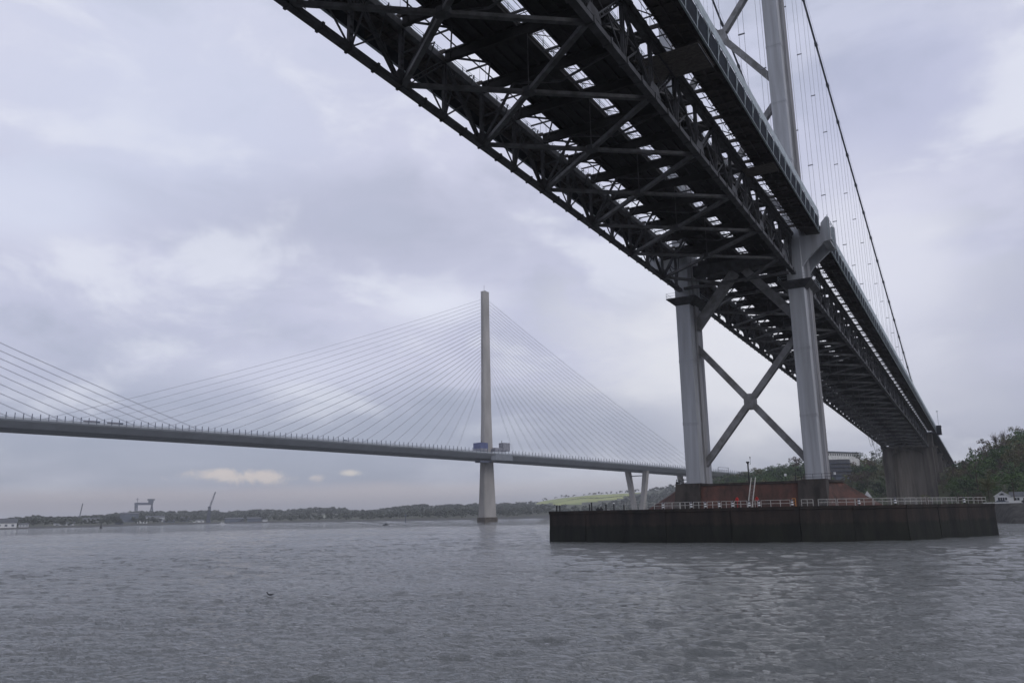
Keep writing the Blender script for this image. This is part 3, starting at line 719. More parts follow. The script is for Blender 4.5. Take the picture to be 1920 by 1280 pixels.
# main cables with bands, hanger pairs with spacers
def cab(y): return 170.0-.2955*y+.00002*y*y if y >= 0 else 75+95*(1+y/503.)**2
for sx in (-1, 1):
    X = 12.2*sx
    ysl = sorted([0.0]+[-k*14.0 for k in range(1, 18)]+[k*16.0 for k in range(1, 25)])
    ysl = [y for y in ysl if y <= 372]
    cb = MB().tube([(X, y, cab(y)) for y in ysl], .31, 8).build('main_cable', MAT['cable'], B)
    for y in [v for v in ys_main[:11]+ys_side if abs(v) < 372]:
        d = Vector((0, 1, cab(y+.5)-cab(y-.5))).normalized(); c = Vector((X, y, cab(y)))
        mb = MB().tube([c-d*.75, c+d*.75], .46, 8); mb.beam(c+Vector((0, 0, .3)), c+Vector((0, 0, 1.25)), .10, .10)
        mb.build('cable_band', MAT['cable'], cb)
        zt = zc(y)+8.8
        if cab(y)-zt < 2: continue
        mb = MB()
        for d_ in (-.5, .5): mb.tube([(X+d_, y, zt), (X+d_, y, cab(y))], .034, 4, cap=False)
        for fr in (.33, .66): zz_ = zt+(cab(y)-zt)*fr; mb.box(X-.62, X+.62, y-.12, y+.12, zz_-.10, zz_+.10)
        mb.build('hanger', MAT['rope'], B)
    mb = MB()
    for d_ in (-.45, .45): mb.tube([(X+d_, y, cab(y)+1.2) for y in ysl], .03, 3)
    mb.build('cable_handrope', MAT['cable'], cb)
# plinth of the tower
hexb = [(-27, 0), (-16, -9.6), (16, -9.6), (26, 0), (16, 9.6), (-16, 9.6)]; hext = [(-17, 0), (-13.8, -7.2), (13.8, -7.2), (17.2, 0), (13.8, 7.2), (-13.8, 7.2)]
pb = MB().prism(hexb, 4.5, 10.3, poly2=hext).build('pier_plinth', MAT['plinth'], B)
MB().prism([(x*1.02, y*1.02) for x, y in hext], 10.3, 10.75).build('coping', MAT['pedestal'], pb)
for sx in (-1, 1):
    mb = MB(); a = 12.65*sx
    mb.prism([(a-2.9, -9.4), (a+2.9, -9.4), (a+2.9, 9.4), (a-2.9, 9.4)], 4.5, 10.78, poly2=[(a-2.6, -8.2), (a+2.6, -8.2), (a+2.6, 8.2), (a-2.6, 8.2)])
    mb.box(a-2.3, a+2.3, -5.6, 5.6, 10.78, 11.0)
    mb.build('leg_pedestal', MAT['pedestal'], pb)
mb = MB()
for zz_ in (11.3, 11.9): mb.beam((9.5, -8.0, zz_), (16.3, -8.0, zz_), .06, .06)
for xx in (9.5, 11.2, 12.9, 14.6, 16.3): mb.beam((xx, -8.0, 10.7), (xx, -8.0, 11.9), .08, .08)
mb.build('pedestal_railing', MAT['black'], pb)

# side-span pier on the shore and approach viaduct beyond
def shore_pier(y0_, top, half=14.6, wid=5.4, dep=6.0):
    mb = MB(); z1 = top
    for sx in (-1, 1):
        a, b = sorted((sx*(half-wid), sx*half))
        mb.prism([(a-.4, y0_-.4), (b+.4, y0_-.4), (b+.4, y0_+dep+.4), (a-.4, y0_+dep+.4)], 2, z1, poly2=[(a, y0_), (b, y0_), (b, y0_+dep), (a, y0_+dep)])
    o = mb.build('shore_pier', MAT['conc'], B)
    # wall between, set back, with an arched head
    mb = MB(); n = 14; w2 = half-wid; r = 5.0; zs = z1-r-1.2
    pts = [(-w2, zs)]
    for k in range(n+1): a = math.pi-math.pi*k/n; pts.append((math.cos(a)*w2, zs+math.sin(a)*r))
    ya, yb = y0_+.6, y0_+1.8
    vs = []; fs = []
    arch = [(math.cos(math.pi-math.pi*k/n)*w2, zs+math.sin(math.pi-math.pi*k/n)*r) for k in range(n+1)]
    for yy in (ya, yb):
        for x, z_ in arch: vs.append((x, yy, z_))
        for x, z_ in arch: vs.append((x, yy, z1-.02))
    q = n+1
    for k in range(n): fs += [(k, k+1, q+k+1, q+k), (2*q+k, 3*q+k, 3*q+k+1, 2*q+k+1), (k, 2*q+k, 2*q+k+1, k+1)]
    mb.add(vs, fs); mb.build('arched_head', MAT['conc'], o)
    MB().box(-w2, w2, y0_+2.6, y0_+3.8, 2, z1-1).build('recessed_wall', MAT['conc2'], o)
    for xx in (-w2*.55, w2*.1, w2*.6): MB().box(xx-.5, xx+.5, y0_+2.2, y0_+2.6, 2, z1-1.5).build('pilaster', MAT['conc2'], o)
    return o
shore_pier(406, zc(406)+.1)
mb = MB().box(-15.2, 15.2, 405.2, 413, zc(406)+.1, zc(406)+1.6).box(12.2, 15.4, 405.5, 412, zc(406)+1.6, zc(406)+8.6).box(-15.4, -12.2, 405.5, 412, zc(406)+1.6, zc(406)+8.6)
mb.build('bearing_shelf', MAT['conc'], B)
kb = MB().box(18.3, 21.0, 402, 412, zc(406)+7.6, zc(406)+12.6).box(18.0, 21.3, 401.6, 412.4, zc(406)+12.6, zc(406)+12.9).build('junction_kiosk', MAT['fascia'], B)
MB().tube([(20, 404, zc(406)+12.9), (20, 404, zc(406)+22)], .12, 5).box(19.5, 20.5, 403.7, 404.3, zc(406)+21.8, zc(406)+22.3).build('lamp_column', MAT['rail'], B)
y0_ = 413
def zr(y): return zc(406)+10.4-.026*(y-406)
rings = [[(-17.6, y, zr(y)-1.1), (17.6, y, zr(y)-1.1), (17.6, y, zr(y)), (-17.6, y, zr(y))] for y in np.linspace(413, 760, 14)]
MB().loft(rings).build('viaduct_deck', MAT['fascia'], B)
for xx in (-12, -4, 4, 12): MB().loft([[(xx-.5, y, zr(y)-3.2), (xx+.5, y, zr(y)-3.2), (xx+.5, y, zr(y)-1.12), (xx-.5, y, zr(y)-1.12)] for y in np.linspace(413, 760, 8)]).build('viaduct_girder', MAT['dark'], B)
for sx in (-1, 1): MB().loft([[(17.4*sx-.1, y, zr(y)), (17.4*sx+.1, y, zr(y)), (17.4*sx+.1, y, zr(y)+1.5), (17.4*sx-.1, y, zr(y)+1.5)] for y in np.linspace(413, 760, 8)]).build('viaduct_parapet', MAT['rail'], B)
for yy in (478, 545, 612): 
    mb = MB()
    for sx in (-1, 1): mb.box(sx*11-2.6, sx*11+2.6, yy-1.5, yy+1.5, 2, zr(yy)-4.6)
    mb.box(-15, 15, yy-1.7, yy+1.7, zr(yy)-4.6, zr(yy)-3.22); mb.build('viaduct_pier', MAT['conc'], B)
# cables looped below the far chord near the shore pier
mb = MB()
for y0_, L_, s_ in ((318, 20, 5.5), (336, 24, 7.0), (330, 16, 4.0)):
    mb.tube([(-12.4, y0_+L_*t, zc(y0_)-s_*math.sin(math.pi*t)) for t in np.linspace(0, 1, 13)], .09, 4)
mb.build('slack_cable', MAT['cable'], B)

# ------------------------------------------------------------------ CABLE-STAYED CROSSING
QB = empty('cable_stayed_bridge', 'pale cable-stayed road bridge beyond, with slender concrete tower and fans of thin stays', 'bridge')
T0 = at_z(914, 978, 0); T0.z = 0
qa = R(15.2); qd = Vector((math.sin(qa), math.cos(qa), 0)); qn = Vector((qd.y, -qd.x, 0))     # along, and to the near (east) side
QZ = [(-1100, 62), (-800, 66.0), (-650, 66.3), (-372, 64.3), (-180, 62.9), (0, 60.6), (130, 58.0), (245, 55.3), (433, 51.8), (700, 47)]
_qx = [p[0] for p in QZ]; _qc = np.polyfit(_qx[1:-1], [p[1] for p in QZ][1:-1], 3)
def qz(s): return float(np.polyval(_qc, s))
def Q(s, n, z_): v = T0+qd*s+qn*n; return (v.x, v.y, z_)
S0, S1 = -760, 640
ss = list(np.arange(S0, S1+1, 20.0))
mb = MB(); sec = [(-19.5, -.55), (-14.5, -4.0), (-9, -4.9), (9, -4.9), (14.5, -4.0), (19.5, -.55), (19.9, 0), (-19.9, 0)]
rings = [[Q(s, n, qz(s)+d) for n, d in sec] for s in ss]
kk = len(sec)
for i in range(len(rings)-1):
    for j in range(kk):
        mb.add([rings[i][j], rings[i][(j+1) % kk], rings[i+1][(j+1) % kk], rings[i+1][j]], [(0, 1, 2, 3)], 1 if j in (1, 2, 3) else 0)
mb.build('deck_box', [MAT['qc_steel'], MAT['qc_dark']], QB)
for n in (-19.9, 19.9):
    MB().loft([[Q(s, n-.12, qz(s)+.02), Q(s, n+.12, qz(s)+.02), Q(s, n+.12, qz(s)+.55), Q(s, n-.12, qz(s)+.55)] for s in ss]).build('edge_beam', MAT['qc_dark'], QB)
    mb = MB(); s = S0
    while s < S1: mb.beam(Q(s, n, qz(s)+.5), Q(s, n, qz(s)+4.3), .34, .34); s += 4.5
    for dd, th in ((1.7, .16), (2.5, .10)): mb.loft([[Q(s, n-.05, qz(s)+dd-th/2), Q(s, n+.05, qz(s)+dd-th/2), Q(s, n+.05, qz(s)+dd+th/2), Q(s, n-.05, qz(s)+dd+th/2)] for s in ss])
    tag(mb.build('wind_shield_post', MAT['crane'], QB), kind='stuff')
    MB().loft([[Q(s, n-.03, qz(s)+.6), Q(s, n+.03, qz(s)+.6), Q(s, n+.03, qz(s)+1.5), Q(s, n-.03, qz(s)+1.5)] for s in ss]).build('wind_shield', MAT['qc_glass'], QB)
mb = MB()                                                          # maintenance rail along the soffit
mb.loft([[Q(s, 14.7, qz(s)-4.15), Q(s, 15.1, qz(s)-4.15), Q(s, 15.1, qz(s)-3.95), Q(s, 14.7, qz(s)-3.95)] for s in ss])
s = S0
while s < S1: mb.beam(Q(s, 14.8, qz(s)-4.0), Q(s, 14.8, qz(s)-3.3), .2, .2); s += 8
mb.build('soffit_rail', MAT['qc_dark'], QB)
def qtower(s0):
    mb = MB()
    prof = [(0, 15.6, 9.6), (12, 14.9, 9.0), (30, 13.6, 8.0), (55, 12.0, 6.9), (66, 11.4, 6.4), (100, 9.9, 5.3), (145, 9.2, 4.9), (185, 8.6, 4.6), (219, 8.4, 4.5)]
    rings = []
    for z_, L_, W_ in prof:
        a, b = L_/2, W_/2; ch = .9
        rings.append([Q(s0+x, n, z_) for x, n in ((-a+ch, -b), (a-ch, -b), (a, -b+ch), (a, b-ch), (a-ch, b), (-a+ch, b), (-a, b-ch), (-a, -b+ch))])
    o = MB().loft(rings).build('bridge_tower', MAT['qc_conc'], QB)
    MB().loft([[Q(s0+x, n, z_) for x, n in ((-8.2, -5.1), (8.2, -5.1), (8.2, 5.1), (-8.2, 5.1))] for z_ in (-1, 4.2)]).build('tower_foot', MAT['qc_wet'], o)
    MB().tube([Q(s0-1, 0, 219), Q(s0-1, 0, 225.5)], .18, 4).box(T0.x+qd.x*s0-1.2, T0.x+qd.x*s0+1.2, T0.y+qd.y*s0-1, T0.y+qd.y*s0+1, 219, 219.9).build('aircraft_light_mast', MAT['crane'], o)
    mb = MB()
    for k in range(24): z_ = 135+k*3.28; mb.loft([[Q(s0+x, n, zz_) for x, n in ((-(4.5-k*.028), -1.2), (-(4.5-k*.028)+.6, -1.2), (-(4.5-k*.028)+.6, 1.2), (-(4.5-k*.028), 1.2))] for zz_ in (z_-.5, z_+.5)])
    mb.build('stay_anchor_box', MAT['qc_stay'], o)
    for side in (-1, 1):
        for k in range(24):
            sd_ = 38+k*15.1; za = 135.5+k*3.28
            for n in (-1, 1):
                a = Vector(Q(s0+side*3.9, n*.5, za)); b = Vector(Q(s0+side*sd_, n*.75, qz(s0+side*sd_)+.3))
                pts = [a.lerp(b, t)-Vector((0, 0, 4*t*(1-t)*sd_*.012)) for t in np.linspace(0, 1, 7)]
                MB().tube(pts, .10, 4, cap=False).build('stay_cable', MAT['qc_stay'], QB)
    return o
tw = qtower(0); qtower(-650)
# enclosure at deck level round the tower, with fascia
mb = MB(); mb.loft([[Q(s, n, z_) for s, n in ((-11, 17.5), (17, 17.5), (13, 20.6), (-8, 20.6))] for z_ in (qz(0)-5.2, qz(0)+.3)])
mb.build('deck_fairing', MAT['qc_dark'], QB)
bp_ = MB(); z_ = qz(0)
bp_.loft([[Q(s, n, zz_) for s, n in ((-16, -1), (-6.6, -1), (-6.6, 9), (-16, 9))] for zz_ in (z_+6, z_+11.2)])
o = bp_.build('site_platform', MAT['blue'], QB); o['label'] = 'blue clad working platform on the left of the crossing tower'
mb = MB().loft([[Q(s, n, zz_) for s, n in ((-16, -1), (-6.6, -1), (-6.6, 9), (-16, 9))] for zz_ in (z_+3.6, z_+5.9)]); mb.build('platform_scaffold', MAT['greycl'], o)
MB().tube([Q(-10, 4, z_+11.2), Q(-10, 4, z_+13.6)], .25, 5).build('platform_mast', MAT['black'], o)
mb = MB().loft([[Q(s, n, zz_) for s, n in ((3, 4), (17, 4), (17, 8), (3, 8))] for zz_ in (z_+3.9, z_+7.3)])
mb.loft([[Q(s, n, zz_) for s, n in ((13, 3), (22, 3), (22, 9), (13, 9))] for zz_ in (z_+4.6, z_+12.3)])
o = mb.build('site_platform', MAT['greycl'], QB); o['label'] = 'grey scaffold platform on the right of the crossing tower'
MB().tube([Q(14, 6, z_+12.3), Q(14, 6, z_+14.6)], .25, 5).build('platform_mast', MAT['black'], o)
MB().loft([[Q(s, n, zz_) for s, n in ((-22, 8), (-8, 8), (-8, 15), (-22, 15))] for zz_ in (z_-7.4, z_-5.6)]).build('inspection_gantry', MAT['crane'], QB)
# V piers on the far bank
def vpier(s, zt, spread, name='v_pier'):
    base = Q(s, 0, 0)
    for sg in (-1, 1):
        a = T0+qd*s+qn*(sg*4.5); b = T0+qd*s+qn*(sg*(spread))
        rings = []
        for z_, f, w_ in ((4, 0, 4.6), (14, .22, 4.6), (zt, 1, 6.0)):
            c = a.lerp(b, f); rings.append([tuple(c+qd*u*2.2+qn*v*w_/2+Vector((0, 0, z_))) for u, v in ((-1, -1), (1, -1), (1, 1), (-1, 1))])
        MB().loft(rings).build('pier_arm', MAT['qc_conc'], QB)
    MB().loft([[Q(s+u, v, z_) for u, v in ((-.6, -spread+2), (.6, -spread+2), (.6, spread-2), (-.6, spread-2))] for z_ in (zt-5.6, zt-4.6)]).build('pier_tie', MAT['qc_dark'], QB)
for s in (232, 336, 430): vpier(s, qz(s)-4.3, 12.5)
mb = MB().tube([Q(430, 21, qz(430)-1), Q(430, 21, qz(430)+6)], .25, 4)
gm = [(383, 21), (383, -3), (401, -3), (401, 21)]
mb = MB()
for s in (372, 396): mb.beam(Q(s, 19.9, qz(s)), Q(s, 19.9, qz(s)+6.4), .5, .5)
mb.beam(Q(372, 19.9, qz(384)+6.4), Q(396, 19.9, qz(384)+6.4), .6, .5); mb.beam(Q(372, 19.9, qz(384)+3.2), Q(396, 19.9, qz(384)+3.2), .4, .4)
mb.build('sign_gantry', MAT['qc_dark'], QB)
#@@PART3
# ------------------------------------------------------------------ FENDER PLATFORM round the tower foot
FP = [(-29.6, -39.5), (-4.8, -45.0), (16.4, -42.7), (31.0, -33.6), (43.2, -9.6), (42.0, 12), (30, 33), (8, 42), (-18, 38), (-33, 14)]
fend = empty('fender_platform', 'long low dark-walled island platform in the water round the foot of the braced tower', 'platform')
def edge_pt(i, t): a, b = FP[i], FP[(i+1) % len(FP)]; return Vector((a[0]+(b[0]-a[0])*t, a[1]+(b[1]-a[1])*t, 0))
cen = Vector((6, 0, 0))
for i in range(len(FP)):
    a, b = edge_pt(i, 0), edge_pt(i, 1); L_ = (b-a).length; n = max(2, int(round(L_/8.6))); d = (b-a).normalized(); nn = Vector((d.y, -d.x, 0))
    for k in range(n):
        p, q = a+d*(L_*k/n+.03), a+d*(L_*(k+1)/n-.03); off = rng.uniform(-.05, .07); hz_ = 5.50+rng.uniform(-.03, .04)
        rings = []
        for z_, o_ in ((-1.5, .12), (1.0, .10), (2.6, .02), (hz_-.5, 0), (hz_-.48, .14), (hz_, .14)):
            e = nn*(off+o_); e2 = -nn*.9
            rings.append([tuple(v+Vector((0, 0, z_))) for v in (p+e, q+e, q+e2, p+e2)])
        mb = MB().loft(rings)
        mb.build('wall_panel', MAT['fender'], fend)
inner = [tuple((Vector((*p, 0))*.985+cen*.015)[:2]) for p in FP]
MB().prism(inner, 3.0, 5.28).build('platform_deck', MAT['pedestal'], fend)
def front_pt(px, inset=.5):
    """point on the front edge of the platform that lies in the vertical plane of this line of sight"""
    d = ray(px, 950); o = Vector((CAM.x, CAM.y)); dv = Vector((d.x, d.y)); best = None
    for i in (9, 0, 1, 2, 3, 4):
        a = Vector(FP[i]); b = Vector(FP[(i+1) % len(FP)]); e = b-a; den_ = dv.x*e.y-dv.y*e.x
        if abs(den_) < 1e-6: continue
        t = ((a.x-o.x)*e.y-(a.y-o.y)*e.x)/den_; u = ((a.x-o.x)*dv.y-(a.y-o.y)*dv.x)/den_
        if -.02 <= u <= 1.02 and t > 0 and (best is None or t < best): best = t
    p = o+dv*best; c = Vector((6, 0)); return Vector((*(p+(c-p).normalized()*inset), 5.5))
def railing(px0, px1, mesh=False, step=1.5, h_=1.05, m_='railw'):
    a, b = front_pt(px0), front_pt(px1); L_ = (b-a).length; n = max(2, int(round(L_/step))); mb = MB()
    for zz_ in (h_, h_*.52): mb.beam(a+Vector((0, 0, zz_)), b+Vector((0, 0, zz_)), .07, .07)
    for k in range(n+1): c = a.lerp(b, k/n); mb.beam(c, c+Vector((0, 0, h_)), .08, .08)
    o = mb.build('railing_panel', MAT[m_], fend)
    if mesh:
        mb = MB(); k = 0
        while k*.22 < L_-.1: c = a.lerp(b, (k*.22+.1)/L_); mb.beam(c+Vector((0, 0, .12)), c+Vector((0, 0, h_-.05)), .05, .03); k += 1
        mb.build('railing_infill', MAT['railmesh'], o)
for a, b, me_ in [(1168, 1238, False), (1243, 1272, True), (1273, 1291, False), (1298, 1318, False), (1324, 1345, False), (1351, 1370, False), (1376, 1400, False), (1411, 1420, False), (1427, 1482, False), (1504, 1526, False),
                  (1536, 1570, True), (1573, 1606, False), (1607, 1640, False), (1642, 1675, True), (1676, 1700, True), (1702, 1722, True), (1724, 1742, True), (1746, 1771, True), (1772, 1801, True), (1804, 1832, False), (1834, 1856, False)]:
    railing(a, b, me_)
MPX = [1241, 1294.5, 1321, 1347.5, 1373, 1404.5, 1423, 1486, 1613, 1682, 1813]
ordn = ['first', 'second', 'third', 'fourth', 'fifth', 'sixth', 'seventh', 'eighth', 'ninth', 'tenth', 'last']
for i, px in enumerate(MPX):
    p = front_pt(px, .35); t = empty('marker_post', '%s from left of the white banded black marker posts on the platform edge' % ordn[i], 'marker post', 'banded marker posts along the platform railing', p)
    if i == 0: 
        MB().tube([(0, 0, 0), (0, 0, 1.0)], .13, 8).build('post', MAT['black'], t)
        MB().tube([(0, 0, .22), (0, 0, .44)], .21, 8).build('white_band', MAT['white'], t); MB().tube([(0, 0, .60), (0, 0, .80)], .19, 8).build('white_band', MAT['white'], t)
        MB().tube([(0, 0, 1.0), (0, 0, 1.12)], [.17, .05], 8).build('cap', MAT['greycl'], t); mp0 = t
    else:
        for ch in mp0.children: c = ch.copy(); c.parent = t; col.objects.link(c)
# small mooring posts on the bare left end
for i, (px, h_, lab) in enumerate([(1039, .95, 'short black post nearest the left corner of the fender platform'), (1045, 1.0, 'black post just right of the corner post on the left end of the platform'), (1101, 1.05, 'left of the paired black posts on the bare left end of the platform'),
                                   (1105, 1.35, 'taller right one of the paired black posts on the bare left end of the platform'), (1132, .95, 'lone thin black post left of the white topped post'), (1147, 1.15, 'white topped black post on the left part of the fender platform'), (1166, .75, 'small post where the platform railing begins')]):
    p = front_pt(px, .5); t = empty('mooring_post', lab, 'post', 'posts on the left end of the fender platform', p)
    MB().tube([(0, 0, 0), (0, 0, h_)], .12, 7).build('post', MAT['black'], t)
    MB().tube([(0, 0, h_), (0, 0, h_+.14)], [.2, .1], 7).build('cap', MAT['white'] if i == 5 else MAT['black'], t)
p = front_pt(1118, .7); mb = MB().box(-.55, .55, -.3, .3, 0, .35).tube([(-.3, 0, .35), (-.3, 0, .6)], .16, 7).tube([(.3, 0, .35), (.3, 0, .6)], .16, 7)
o = mb.build('mooring_bollard', MAT['black']); o.location = p; tag(o, 'low black double mooring bollard on the platform between the thin posts', 'bollard')
for px, lab in ((1381, 'red lifebuoy housing left of the ladder at the platform railing'), (1419, 'red lifebuoy housing right of the ladder at the platform railing')):
    p = front_pt(px, .8); t = empty('lifebuoy_stand', lab, 'lifebuoy', 'red lifebuoys at the railing', p)
    MB().beam((0, 0, 0), (0, 0, 1.7), .07, .07).build('stand', MAT['red'], t)
    mb = MB(); pts = [(math.cos(a)*.25, -.08, 1.25+math.sin(a)*.25) for a in np.linspace(0, 2*math.pi, 15)]; mb.tube(pts, .07, 6); mb.box(-.12, .12, -.03, .03, .95, 1.62); mb.build('lifebuoy', MAT['red'], t)
p = front_pt(1490, .6); t = empty('orange_gate', 'narrow orange painted gate frame beside the right leg pedestal', 'gate', None, p)
MB().beam((-.24, 0, 0), (-.24, 0, 1.25), .07, .07).beam((.24, 0, 0), (.24, 0, 1.25), .07, .07).beam((-.27, 0, 1.25), (.27, 0, 1.25), .07, .07).build('frame', MAT['orange'], t)
MB().beam((-.22, 0, .45), (.22, 0, .45), .04, .04).beam((-.22, 0, .85), (.22, 0, .85), .04, .04).build('gate_bar', MAT['orange'], t)
# ladder up the plinth, lamp mast, light boxes
ft = at_y(1405, 944, -12.0); tp = at_y(1412.5, 893, -8.6)
t = empty('access_ladder', 'long pale ladder stair leaning from the platform up to the top of the red plinth', 'ladder')
for s_ in (-.42, .42): MB().beam((ft.x+s_, -12.0, 5.3), (tp.x+s_, -8.6, 11.6), .14, .22).build('side_rail', MAT['railw'], t)
for k in range(19): f = (k+.5)/19; MB().beam((ft.x+(tp.x-ft.x)*f-.4, -12+3.4*f, 5.3+5.6*f), (ft.x+(tp.x-ft.x)*f+.4, -12+3.4*f, 5.3+5.6*f), .18, .05).build('tread', MAT['railmesh'], t)
b_ = at_y(1404.5, 900, -6.5)
t = empty('lamp_mast', 'tall black lamp mast with side arm on the red plinth between the tower legs', 'lamp mast', None, (b_.x, -6.5, 10.75))
MB().tube([(0, 0, 0), (0, 0, 3.9)], .15, 8).build('mast', MAT['black'], t)
MB().tube([(0, 0, 3.85), (0, 0, 4.05), (0, 0, 4.25)], [.18, .36, .36], 8).build('lantern', MAT['black'], t)
MB().tube([(0, 0, 3.6), (.55, 0, 3.7), (.55, 0, 5.0)], .05, 5).tube([(.55, 0, 4.95), (.55, 0, 5.2)], .12, 6).build('side_arm', MAT['black'], t)
for px, py, yy, lab in ((1472.5, 890, -5.5, 'small white light box on a post left of the right tower leg'), (1565, 887, -4.5, 'small white light box on a post right of the right tower leg')):
    p = at_y(px, py, yy); t = empty('light_box', lab, 'light box', 'white light boxes on the plinth', (p.x, yy, 10.75))
    h_ = p.z-10.75; MB().tube([(0, 0, 0), (0, 0, h_)], .05, 5).build('post', MAT['black'], t); MB().box(-.2, .2, -.12, .12, h_-.25, h_+.25).build('box', MAT['white'], t)
p = at_y(1274, 905, -4); t = empty('winch_frame', 'small dark winch frame on the red plinth beside the left tower leg', 'winch', None, (p.x, -4, 10.75))
mb = MB()
for x in (-.9, -.1, .7): mb.beam((x, 0, 0), (x+.3, 0, 1.3), .1, .1)
mb.beam((-.9, 0, .3), (1.1, 0, 1.2), .09, .09).beam((-.7, 0, 1.2), (1, 0, .4), .09, .09).build('frame', MAT['black'], t); MB().tube([(-.5, -.3, .5), (-.5, .3, .5)], .3, 8).build('drum', MAT['black'], t)
p = at_y(1497, 885, -7.2); t = empty('cable_cage', 'dark open box frame on the plinth at the left foot of the right tower leg', 'frame', None, (p.x, -7.2, 10.75))
mb = MB()
for x in (-.6, .5): mb.beam((x, 0, 0), (x, 0, 2.0), .09, .09)
for z_ in (.5, 1.0, 1.5, 2.0): mb.beam((-.6, 0, z_), (.5, 0, z_), .07, .07)
mb.build('frame', MAT['black'], t)
p = at_y(1627, 932, 15); t = empty('triangle_sign', 'white triangular sign on a post behind the right slope of the red plinth', 'sign', None, (p.x, 15, 5.28))
zt = p.z-5.28
MB().beam((0, 0, 0), (0, 0, max(.3, zt)), .1, .1).build('post', MAT['black'], t)
MB().add([(-.85, -.04, zt), (.85, -.04, zt), (0, -.04, zt+1.4), (-.85, .04, zt), (.85, .04, zt), (0, .04, zt+1.4)], [(0, 1, 2), (5, 4, 3), (0, 3, 4, 1), (1, 4, 5, 2), (2, 5, 3, 0)]).build('sign_face', MAT['white'], t)

# ------------------------------------------------------------------ RIGHT SHORE: sea wall, cottage, hilltop building, trees
wl = [at_z(px, py, 0) for px, py in ((1700, 971), (1760, 973), (1820, 975.3), (1876, 977.2), (1920, 976.7), (2100, 971), (2400, 964))]
t = empty('sea_wall', 'dark stone sea wall on the right shore below the white cottage', 'wall')
for i in range(len(wl)-1):
    a, b = wl[i], wl[i+1]; n = max(1, int((b-a).length/9)); d = (b-a).normalized(); nn = Vector((d.y, -d.x, 0))
    for k in range(n):
        p, q = a.lerp(b, k/n), a.lerp(b, (k+1)/n); h_ = 5.9+.12*math.sin(i*3+k)
        rings = [[tuple(v+Vector((0, 0, z_))) for v in (p+nn*o_, q+nn*o_, q-nn*1.2, p-nn*1.2)] for z_, o_ in ((-1, .9), (2.4, .6), (2.42, .25), (h_-.3, 0), (h_-.28, .12), (h_, .12))]
        MB().loft(rings).build('wall_section', MAT['wall'], t)
gp = MB().prism([(wl[0].x+2, wl[0].y+2), (wl[3].x, wl[3].y+1), (wl[4].x, wl[4].y+1), (wl[5].x, wl[5].y+1), (wl[5].x, wl[5].y+60), (wl[0].x, wl[0].y+40)], -1, 6.05)
tag(gp.build('shore_lawn', MAT['grass']), kind='structure')
cz0 = 6.05; cp = at_y(1866, 940, 186)
ct = empty('cottage', 'low white cottage with slate roof and gabled porch above the sea wall', 'house', None, (cp.x, 186, cz0), R(-2))
MB().prism([(0, 0), (5.0, 0), (5.0, 7), (0, 7)], 0, 2.9).add([(0, 0, 2.9), (5, 0, 2.9), (2.5, 0, 4.55), (0, 7, 2.9), (5, 7, 2.9), (2.5, 7, 4.55)], [(0, 1, 2), (5, 4, 3)]).build('porch_wall', MAT['white'], ct)
MB().prism([(5.0, 1.6), (19, 1.6), (19, 7), (5.0, 7)], 0, 2.7).build('wall', MAT['white'], ct)
rf = MB().add([(4.8, 1.2, 2.6), (19.3, 1.2, 2.6), (19.3, 4.3, 4.4), (4.8, 4.3, 4.4), (4.8, 7.4, 2.6), (19.3, 7.4, 2.6)], [(0, 1, 2, 3), (3, 2, 5, 4), (0, 3, 4), (1, 5, 2), (0, 4, 5, 1)]).build('roof', MAT['slate'], ct)
MB().beam((-.25, 3.4, 2.8), (2.5, 3.4, 4.65), 7.6, .14, (0, 0, 1)).beam((5.25, 3.4, 2.8), (2.5, 3.4, 4.65), 7.6, .14, (0, 0, 1)).build('porch_roof', MAT['slate'], ct)
MB().beam((-.3, -.45, 2.72), (2.5, -.45, 4.62), .1, .2).beam((5.3, -.45, 2.72), (2.5, -.45, 4.62), .1, .2).build('bargeboard', MAT['white'], ct)
MB().add([(1.5, -.03, 3.2), (3.5, -.03, 3.2), (2.5, -.03, 3.9)], [(0, 1, 2)]).build('gable_light', MAT['glass'], ct)
for x0, x1, y_, z0, z1 in [(1.0, 1.7, -.03, 1.3, 2.3), (1.85, 2.45, -.03, 1.3, 2.3), (2.6, 3.2, -.03, 1.3, 2.3), (3.35, 4.0, -.03, 1.3, 2.3), (6.3, 7.1, 1.57, 1.2, 2.1), (7.25, 8.0, 1.57, 1.2, 2.1), (9.2, 9.9, 1.57, 1.2, 2.0), (12.2, 13.4, 1.57, 1.2, 2.1), (15.5, 16.6, 1.57, 1.2, 2.1)]:
    wn = MB().box(x0-.07, x1+.07, y_-.05, y_+.02, z0-.07, z1+.07).build('window', MAT['white'], ct); MB().box(x0, x1, y_-.07, y_-.052, z0, z1).build('pane', MAT['glass'], wn)
MB().box(10.2, 10.9, 4, 4.7, 4.2, 5.2).build('chimney', MAT['white'], ct)
def car(name, label, x, y, z_, m_, rz):
    t = empty(name, label, 'car', None, (x, y, z_), rz)
    prof = [(-2.1, .35), (2.1, .35), (2.15, .8), (1.2, .95), (.6, 1.42), (-1.1, 1.42), (-1.9, .95), (-2.15, .8)]; n = len(prof)
    vs = [(x_, -.82, zz_) for x_, zz_ in prof]+[(x_, .82, zz_) for x_, zz_ in prof]
    MB().add(vs, [tuple(range(n)), tuple(range(2*n-1, n-1, -1))]+[(i, n+i, n+(i+1) % n, (i+1) % n) for i in range(n)]).build('body', m_, t)
    MB().box(-1.2, .75, -.84, .84, .98, 1.32).build('window', MAT['glass'], t)
    for xx in (-1.35, 1.35):
        for yy in (-.84, .66): MB().tube([(xx, yy, .33), (xx, yy+.18, .33)], .33, 10).build('wheel', MAT['black'], t)
car('parked_car', 'dark car parked in front of the gabled porch of the white cottage', cp.x+2.2, 183.5, cz0, MAT['shedd'], R(8))
